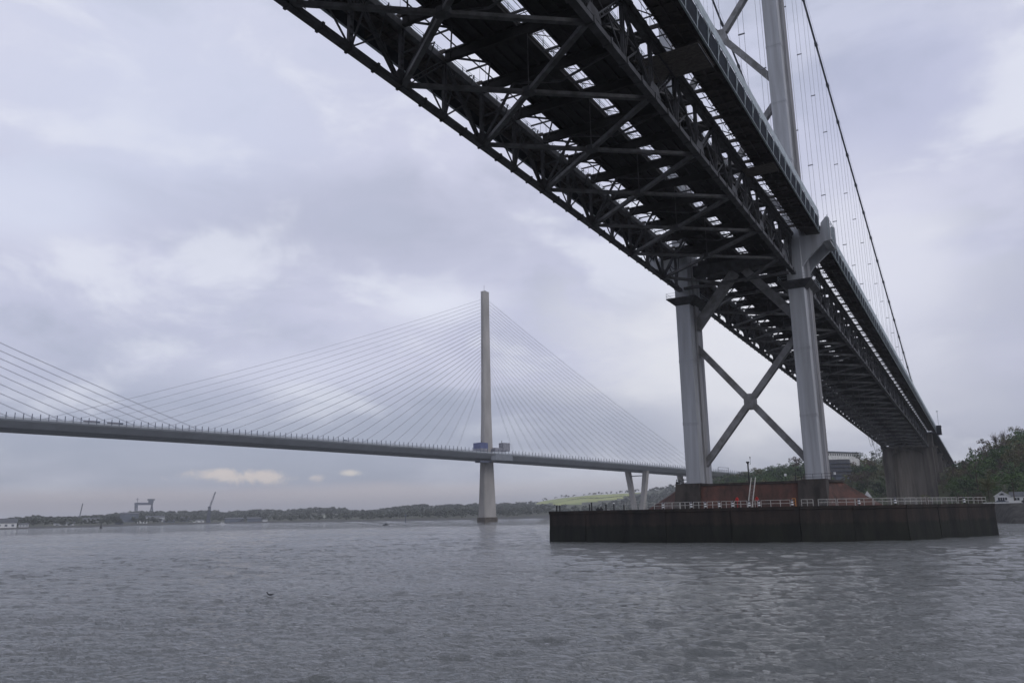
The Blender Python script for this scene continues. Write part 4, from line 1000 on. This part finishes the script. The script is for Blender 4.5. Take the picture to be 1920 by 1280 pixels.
car('parked_car', 'black car parked before the long wing of the white cottage at the right edge', cp.x+10.6, 183.6, cz0, MAT['black'], R(-5))
wp = MB()
for k in range(4): wp.box(cp.x-4+k*3.1, cp.x-4+k*3.1+3.0, 181.2, 181.45, cz0, cz0+.55)
tag(wp.build('garden_wall', MAT['white']), 'low white garden wall in front of the white cottage', 'wall')
# hilltop building
def bx_local(mb, o_, rx, ry, x0, x1, y0, y1, z0, z1, mi=0):
    vs = [tuple(o_+rx*x+ry*y+Vector((0, 0, z_))) for z_ in (z0, z1) for y in (y0, y1) for x in (x0, x1)]
    return mb.add(vs, [(0, 2, 3, 1), (4, 5, 7, 6), (0, 1, 5, 4), (2, 6, 7, 3), (0, 4, 6, 2), (1, 3, 7, 5)], mi)
hp = at_d(1540, 868, 750); a1 = at_d(1612, 868, 790); rx = (a1-hp); rx.z = 0; WL = rx.length; rx.normalize(); ry = Vector((-rx.y, rx.x, 0))
ztop = at_d(1576, 846.5, 768).z
hb = empty('hilltop_building', 'long pale flat-roofed building on the wooded hill right of the tower leg', 'building')
O0 = Vector((hp.x, hp.y, 0))
bx_local(MB(), O0, rx, ry, 0, WL, 0, 11, ztop-22, ztop-.5).build('wall', MAT['render'], hb)
bx_local(MB(), O0, rx, ry, -1, WL+1, -1.4, 12, ztop-.5, ztop+.15).build('roof', MAT['shedd'], hb)
k = 1.0
while k < WL-2:
    wn = bx_local(MB(), O0, rx, ry, k, k+1.2, -.12, .05, ztop-3.4, ztop-1.6).build('window', MAT['shedd'], hb); bx_local(MB(), O0, rx, ry, k+.12, k+1.08, -.16, -.125, ztop-3.25, ztop-1.75).build('pane', MAT['glass'], wn); k += 2.9
lb = empty('hillside_block', 'dark curved apartment block just below the pale flat-roofed building', 'building')
q0 = at_d(1557, 870, 700); q1 = at_d(1594, 870, 706); mb = MB(); zt = at_d(1575, 861, 703).z; cpt = []
for kx in range(13):
    f = kx/12; c = q0.lerp(q1, f); bow = math.sin(math.pi*f)*-3.0; c = c+ry*bow; cpt.append(c)
for j in range(4):
    z1 = zt-j*3.1; mb2 = MB()
    ringsA = [[(c.x, c.y, z1-2.7), (c.x+ry.x*10, c.y+ry.y*10, z1-2.7), (c.x+ry.x*10, c.y+ry.y*10, z1), (c.x, c.y, z1)] for c in cpt]
    MB().loft(ringsA).build('storey', MAT['slate'], lb)
    ringsB = [[(c.x-ry.x*1.1, c.y-ry.y*1.1, z1-3.1), (c.x+ry.x*10, c.y+ry.y*10, z1-3.1), (c.x+ry.x*10, c.y+ry.y*10, z1-2.72), (c.x-ry.x*1.1, c.y-ry.y*1.1, z1-2.72)] for c in cpt]
    MB().loft(ringsB).build('balcony', MAT['crane'], lb)
MB().loft([[(c.x, c.y, zt-30), (c.x+ry.x*10, c.y+ry.y*10, zt-30), (c.x+ry.x*10, c.y+ry.y*10, zt-12.5), (c.x, c.y, zt-12.5)] for c in cpt]).build('wall', MAT['shedd'], lb)
# trees one can tell apart
def tree(px, pybase, dist, h_, wdt, temp, mt, label, cat='tree', group=None):
    b_ = at_d(px, pybase, dist); t = empty('tree', label, cat, group, (b_.x, b_.y, b_.z))
    MB().tube([(0, 0, -3), (.1, 0, h_*.3), (.1, .1, h_*.62)], [h_*.028, h_*.02, h_*.008], 6).tube([(0, 0, h_*.3), (wdt*.2, 0, h_*.55)], [h_*.012, .03], 5).tube([(0, 0, h_*.34), (-wdt*.2, .1, h_*.6)], [h_*.012, .03], 5).build('trunk', MAT['bark'], t)
    o = wood('crown', [(0, 0, 0, h_, wdt, temp, 0)], TT, [MAT[mt]]); o.parent = t; return t
TT = [crown_template(20, 420, .035), crown_template(26, 420, .03, 'cone'), bare_template(120, .008), crown_template(18, 400, .035, 'tall'), crown_template(14, 360, .04)]
for a in [(1822, 864, 665, 9.5, 7, 1, 'l1', 'dark pointed evergreen standing up on the skyline of the right hill'),
          (1848, 846, 655, 10, 9, 4, 'l4', 'rounded reddish brown tree on the skyline right of the pointed evergreen'),
          (1868, 838, 645, 11, 9, 2, 'l4', 'bare twiggy tree on the skyline where the right hill steepens'),
          (1882, 832, 640, 10, 9, 2, 'l4', 'second bare tree on the right hill skyline, nearer the frame edge'),
          (1905, 822, 630, 9, 10, 0, 'l3', 'broad olive tree on the top of the right hill at the frame edge'),
          (1832, 905, 420, 14, 10, 3, 'l2', 'brighter green tree in the middle of the right hillside'),
          (1815, 930, 360, 7, 9, 0, 'l1', 'dark round shrub by the shore left of the white cottage'),
          (1853, 924, 350, 7, 10, 2, 'l3', 'pale twiggy blossom tree behind the white cottage gable'),
          (1900, 922, 345, 8, 12, 0, 'l2', 'green bushy tree right behind the long cottage roof'),
          (1640, 868, 760, 12, 9, 0, 'l1', 'dark rounded tree on the skyline just left of the concrete shore pier'),
          (1655, 866, 750, 12, 8, 3, 'l1', 'dark tree touching the left side of the concrete shore pier'),
          (1612, 866, 740, 9, 9, 0, 'l1', 'dark bushy tree at the right end of the pale hilltop building'),
          (1420, 895, 760, 10, 12, 4, 'l3', 'olive tree on the ridge seen between the tower legs'),
          (1492, 880, 700, 12, 12, 4, 'l4', 'brown rounded tree against the right tower leg'),
          (1790, 935, 380, 8, 8, 3, 'l2', 'green tree by the shore right of the concrete shore pier')]:
    tree(*a)

# ------------------------------------------------------------------ FAR SHORE things
def gl(px, dist, zb, w_, d_, h_, name, label, mt='shed', roofh=None, cat='shed', group=None, mr='slate'):
    c = at_d(px, 960, dist); dx, dy, _ = hdir(px); rx_ = Vector((dy, -dx, 0)); ry_ = Vector((dx, dy, 0)); o_ = Vector((c.x, c.y, zb))
    t = empty(name, label, cat, group)
    bx_local(MB(), o_, rx_, ry_, -w_/2, w_/2, 0, d_, -3, h_).build('wall', MAT[mt], t)
    rh = roofh or h_*.3; vs = [o_+rx_*(-w_/2-1)+ry_*-1+Vector((0, 0, h_)), o_+rx_*(w_/2+1)+ry_*-1+Vector((0, 0, h_)), o_+rx_*(w_/2+1)+ry_*(d_/2)+Vector((0, 0, h_+rh)), o_+rx_*(-w_/2-1)+ry_*(d_/2)+Vector((0, 0, h_+rh)), o_+rx_*(-w_/2-1)+ry_*(d_+1)+Vector((0, 0, h_)), o_+rx_*(w_/2+1)+ry_*(d_+1)+Vector((0, 0, h_))]
    MB().add([tuple(v) for v in vs], [(0, 1, 2, 3), (3, 2, 5, 4), (0, 3, 4), (1, 5, 2), (0, 4, 5, 1)]).build('roof', MAT[mr], t)
    for k in range(3): f = -w_*.32+k*w_*.32; bx_local(MB(), o_, rx_, ry_, f-w_*.06, f+w_*.06, -.3, .02, .5, h_*.6).build('door', MAT['shedd'], t)
GR = 'sheds along the far dockyard shore'
for i, a in enumerate([(14, 1290, 3, 24, 22, 5, 'large white shed with a sloping roof at the left edge of the far shore', 'white', 6),
          (47, 1330, 3, 12, 14, 3, 'small pale shed right of the large white shed on the far shore', 'shed', 1.5),
          (122, 1560, 3, 30, 16, 3.5, 'low pale shed on the far shore under the thin distant crane', 'shed', 2),
          (172, 1700, 9, 26, 16, 4, 'pale roofed shed higher up on the far shore', 'shed', 3),
          (225, 1650, 3, 14, 12, 5, 'small dark shed left of the dock buildings below the gantry crane', 'shedd', 2),
          (243, 1850, 8, 34, 22, 15, 'big blue grey dock hall below the gantry crane', 'shedd', 3),
          (268, 1760, 4, 18, 14, 5, 'bright white shed in front of the dock hall', 'white', 2),
          (292, 1900, 8, 36, 20, 8, 'long grey shed right of the bright white shed', 'shed', 3),
          (318, 1880, 4, 22, 16, 5, 'low dark shed between the long grey shed and the boom crane', 'shedd', 2),
          (348, 1960, 6, 18, 16, 8, 'tall narrow dark shed left of the boom crane', 'shedd', 2),
          (370, 1940, 4, 30, 16, 4, 'white low shed at the foot of the boom crane', 'white', 2),
          (440, 1960, 5, 40, 18, 5, 'dark blue shed row right of the boom crane', 'shedd', 3),
          (478, 1900, 5, 30, 18, 5, 'blue grey shed further right along the dock', 'shedd', 3),
          (498, 1870, 4, 10, 10, 3, 'small white hut at the right end of the dock buildings', 'white', 1.5)]):
    gl(a[0], a[1], a[2], a[3], a[4], a[5], 'dock_shed', a[6], a[7], a[8], group=GR)
# gantry crane
def far_thing(px, py, dist): p = at_d(px, py, dist); dx, dy, _ = hdir(px); return p, Vector((dy, -dx, 0)), Vector((dx, dy, 0))
o_, rx_, ry_ = far_thing(270, 958, 2950); k_ = 2950/1525/ math.cos(0.0)
gc = empty('gantry_crane', 'giant goliath gantry crane standing on the far shore skyline at the left', 'crane'); o_.z = at_d(270, 957.5, 2950).z
U = 1.93*1.1
def cb(x0, x1, z0, z1, y0=-5, y1=5): return bx_local(MB(), o_, rx_, ry_, x0*U, x1*U, y0, y1, z0*U, z1*U)
for x0, x1 in ((-13.5, -11.3), (-10.8, -9)): cb(x0, x1, -6, 9.5).build('leg', MAT['crane'], gc)
for s_ in (-1, 1): p = o_+rx_*(10.5*U); MB().beam(p+rx_*(s_*2.2*U)+Vector((0, 0, -6*U)), p+Vector((0, 0, 10*U)), 3.0, 3.0).build('leg', MAT['crane'], gc)
cb(-14, 12, 9, 12.6, -4, 4).build('main_girder', MAT['crane'], gc)
cb(-13.8, -9, 5, 9.2, -4, 4).build('machinery_house', MAT['crane'], gc)
cb(5, 12.5, 12.6, 16, -5, 5).build('trolley', MAT['crane'], gc); cb(3.5, 14.2, 16, 18, -6, 6).build('trolley_cabin', MAT['crane'], gc)
cb(-10.6, -10.0, 12.6, 20, -.6, .6).build('mast', MAT['crane'], gc); cb(-12.5, -8, 17, 17.7, -.6, .6).build('mast_arm', MAT['crane'], gc)
def lattice(name, a, b, w_, n, parent, mt='crane'):
    a = Vector(a); b = Vector(b); d = (b-a); sx = Vector((w_/2, 0, 0)); sy = Vector((0, w_/2, 0)); mb = MB(); th = w_*.22
    for s1 in (-1, 1):
        for s2 in (-1, 1): mb.beam(a+sx*s1+sy*s2, b+(sx*s1+sy*s2)*.6, th, th)
    for k in range(n):
        p = a+d*(k/n); q = a+d*((k+1)/n)
        mb.beam(p-sx-sy, q+sx-sy, th*.7, th*.7); mb.beam(p+sx+sy, q-sx+sy, th*.7, th*.7)
    return mb.build(name, MAT[mt], parent)
o_, rx_, ry_ = far_thing(390, 976, 1930); bc = empty('boom_crane', 'tall thin boom crane with a raised jib on the far dock left of the tower', 'crane'); o_.z = 3
s1 = 1930/1525*1.1
lattice('crane_tower', o_, o_+rx_*(1.5*s1)+Vector((0, 0, 24*s1)), 4.5, 6, bc)
lattice('jib', o_+rx_*(1*s1)+Vector((0, 0, 22*s1)), o_+rx_*(8.5*s1)+Vector((0, 0, 47*s1)), 2.6, 9, bc)
bx_local(MB(), o_, rx_, ry_, -4, 5, -3, 3, 0, 5).build('crane_base', MAT['crane'], bc); bx_local(MB(), o_, rx_, ry_, -2, 4.5, -2.5, 2.5, 22*s1, 24.5*s1).build('operator_cab', MAT['crane'], bc)
o_, rx_, ry_ = far_thing(149, 966, 2350); tcn = empty('distant_crane', 'faint thin crane leaning up from the far skyline left of the gantry crane', 'crane')
lattice('jib', o_+Vector((0, 0, -6)), o_+rx_*5+Vector((0, 0, 30)), 1.8, 7, tcn); bx_local(MB(), o_, rx_, ry_, -3, 2, -2, 2, -8, -1).build('crane_base', MAT['crane'], tcn)
# boats and marks on the water
def hull(L_, W_, H_):
    mb = MB(); rings = []
    for x, w_, z0 in ((-.5, .75, 0), (-.2, 1, -.1), (.2, .9, -.05), (.42, .45, .1), (.5, .04, .35)): rings.append([(x*L_, -w_*W_/2, H_), (x*L_, w_*W_/2, H_), (x*L_, w_*W_*.35, z0*H_-.2), (x*L_, -w_*W_*.35, z0*H_-.2)])
    return mb.loft(rings)
p = at_z(417, 982.3, 0); bt = empty('motor_boat', 'small white cabin boat on the far water right of the boom crane', 'boat', None, (p.x, p.y, 0), R(28))
hull(11, 3.6, 1.4).build('hull', MAT['white'], bt); MB().box(-2.5, 1.8, -1.3, 1.3, 1.4, 3.3).build('cabin', MAT['white'], bt); MB().box(-1.8, 1.82, -1.32, 1.32, 2.2, 2.9).build('window', MAT['glass'], bt); MB().tube([(-1, 0, 3.3), (-1, 0, 5.5)], .1, 4).build('mast', MAT['white'], bt)
p = at_z(723, 984, 0); bt = empty('speed_boat', 'small dark open speedboat trailing a short white wake left of the crossing tower', 'boat', None, (p.x, p.y, 0), R(205)); bt.scale = (.7, .7, .7)
hull(6.5, 2.3, .9).build('hull', MAT['black'], bt); MB().box(-.6, .9, -.8, .8, .9, 2.0).build('console', MAT['shedd'], bt)
MB().add([(-3, -.7, .04), (-3, .7, .04), (-13, 1.8, .04), (-13, -1.8, .04), (-3, -.4, .25), (-3, .4, .25), (-9, .5, .12), (-9, -.5, .12)], [(0, 1, 5, 4), (0, 4, 7, 3), (1, 2, 6, 5), (4, 5, 6, 7), (7, 6, 2, 3)]).build('wake', MAT['white'], bt)
p = at_z(189, 990, 0); t = empty('channel_buoy', 'small dark channel buoy on the far water at the left', 'buoy', None, (p.x, p.y, 0))
MB().tube([(0, 0, -.3), (0, 0, 1.2)], 1.3, 10).build('float', MAT['black'], t); MB().tube([(0, 0, 1.2), (0, 0, 4.2)], [.9, .25], 6).build('cage', MAT['black'], t); MB().tube([(0, 0, 4.2), (0, 0, 5.0)], [.5, .4], 6).build('topmark', MAT['black'], t)
p = at_z(760, 979.5, 0); t = empty('beacon_post', 'thin dark beacon post rising from the water left of the crossing tower', 'beacon', None, (p.x, p.y, 0))
MB().tube([(0, 0, -1), (0, 0, 7.6)], .35, 6).build('post', MAT['crane'], t); MB().tube([(0, 0, 7.6), (0, 0, 8.6)], [.7, .5], 6).build('lantern', MAT['crane'], t)
p = at_z(507, 1118, 0); t = empty('seabird', 'small black seabird floating alone on the grey water in the left foreground', 'bird', None, (p.x, p.y, 0.08), R(200))
bd = MB(); rings = []
for x, w_, zc_ in ((-.17, .01, .05), (-.12, .035, .045), (-.04, .06, .04), (.05, .06, .04), (.11, .035, .05), (.14, .02, .07)): rings.append([(x, math.cos(a)*w_, zc_+math.sin(a)*w_*.75) for a in [k*math.pi/4 for k in range(8)]])
bd.loft(rings); bd.tube([(.10, 0, .06), (.135, 0, .11), (.15, 0, .15)], [.03, .02, .02], 7); bd.tube([(.135, 0, .155), (.175, 0, .158), (.195, 0, .15)], [.022, .024, .008], 7)
bd.build('body', MAT['black'], t, smooth=True); MB().tube([(.19, 0, .15), (.225, 0, .143)], [.009, .003], 5).build('beak', MAT['black'], t); t.scale = (1.5, 1.5, 1.2)
# lorries on the crossing
for s, n_, lab in ((-352, 15.5, 'flat grey lorry crossing the cable-stayed deck near the left edge of the frame'), (-338, 15.5, 'small dark van following the grey lorry on the cable-stayed deck'), (-165, 15.5, 'small dark van on the cable-stayed deck left of the tower')):
    c = Q(s, n_, qz(s)+.55); t = empty('lorry' if 'lorry' in lab else 'van', lab, 'lorry' if 'lorry' in lab else 'van', None, c, -qa)
    big = 'lorry' in lab; L_ = 9 if big else 4.6
    MB().box(-1.2, 1.2, -L_/2, L_/2-2.2, 1.0, 2.6 if big else 2.2).build('load_body', MAT['greycl'] if big else MAT['shedd'], t); MB().box(-1.15, 1.15, L_/2-2.1, L_/2, .5, 2.5 if big else 1.7).build('cab', MAT['shedd'], t)
    for yy in (-L_/3, L_/3):
        for xx in (-1.2, .9): MB().tube([(xx, yy, .5), (xx+.3, yy, .5)], .5, 8).build('wheel', MAT['black'], t)

# ------------------------------------------------------------------ HAZE
hz = bpy.data.materials.new('haze'); hz.use_nodes = True; t = hz.node_tree
for n in list(t.nodes):
    if n.type == 'BSDF_PRINCIPLED': t.nodes.remove(n)
pv = t.nodes.new('ShaderNodeVolumePrincipled'); pv.inputs['Color'].default_value = (0.84, 0.86, 0.90, 1); pv.inputs['Density'].default_value = 0.00015; pv.inputs['Anisotropy'].default_value = 0.0
t.links.new(pv.outputs[0], [n for n in t.nodes if n.type == 'OUTPUT_MATERIAL'][0].inputs['Volume'])
hb_ = MB().box(CAM.x-9300, CAM.x+9300, CAM.y-2800, CAM.y+9300, -3, 236).build('haze', hz); tag(hb_, kind='stuff')
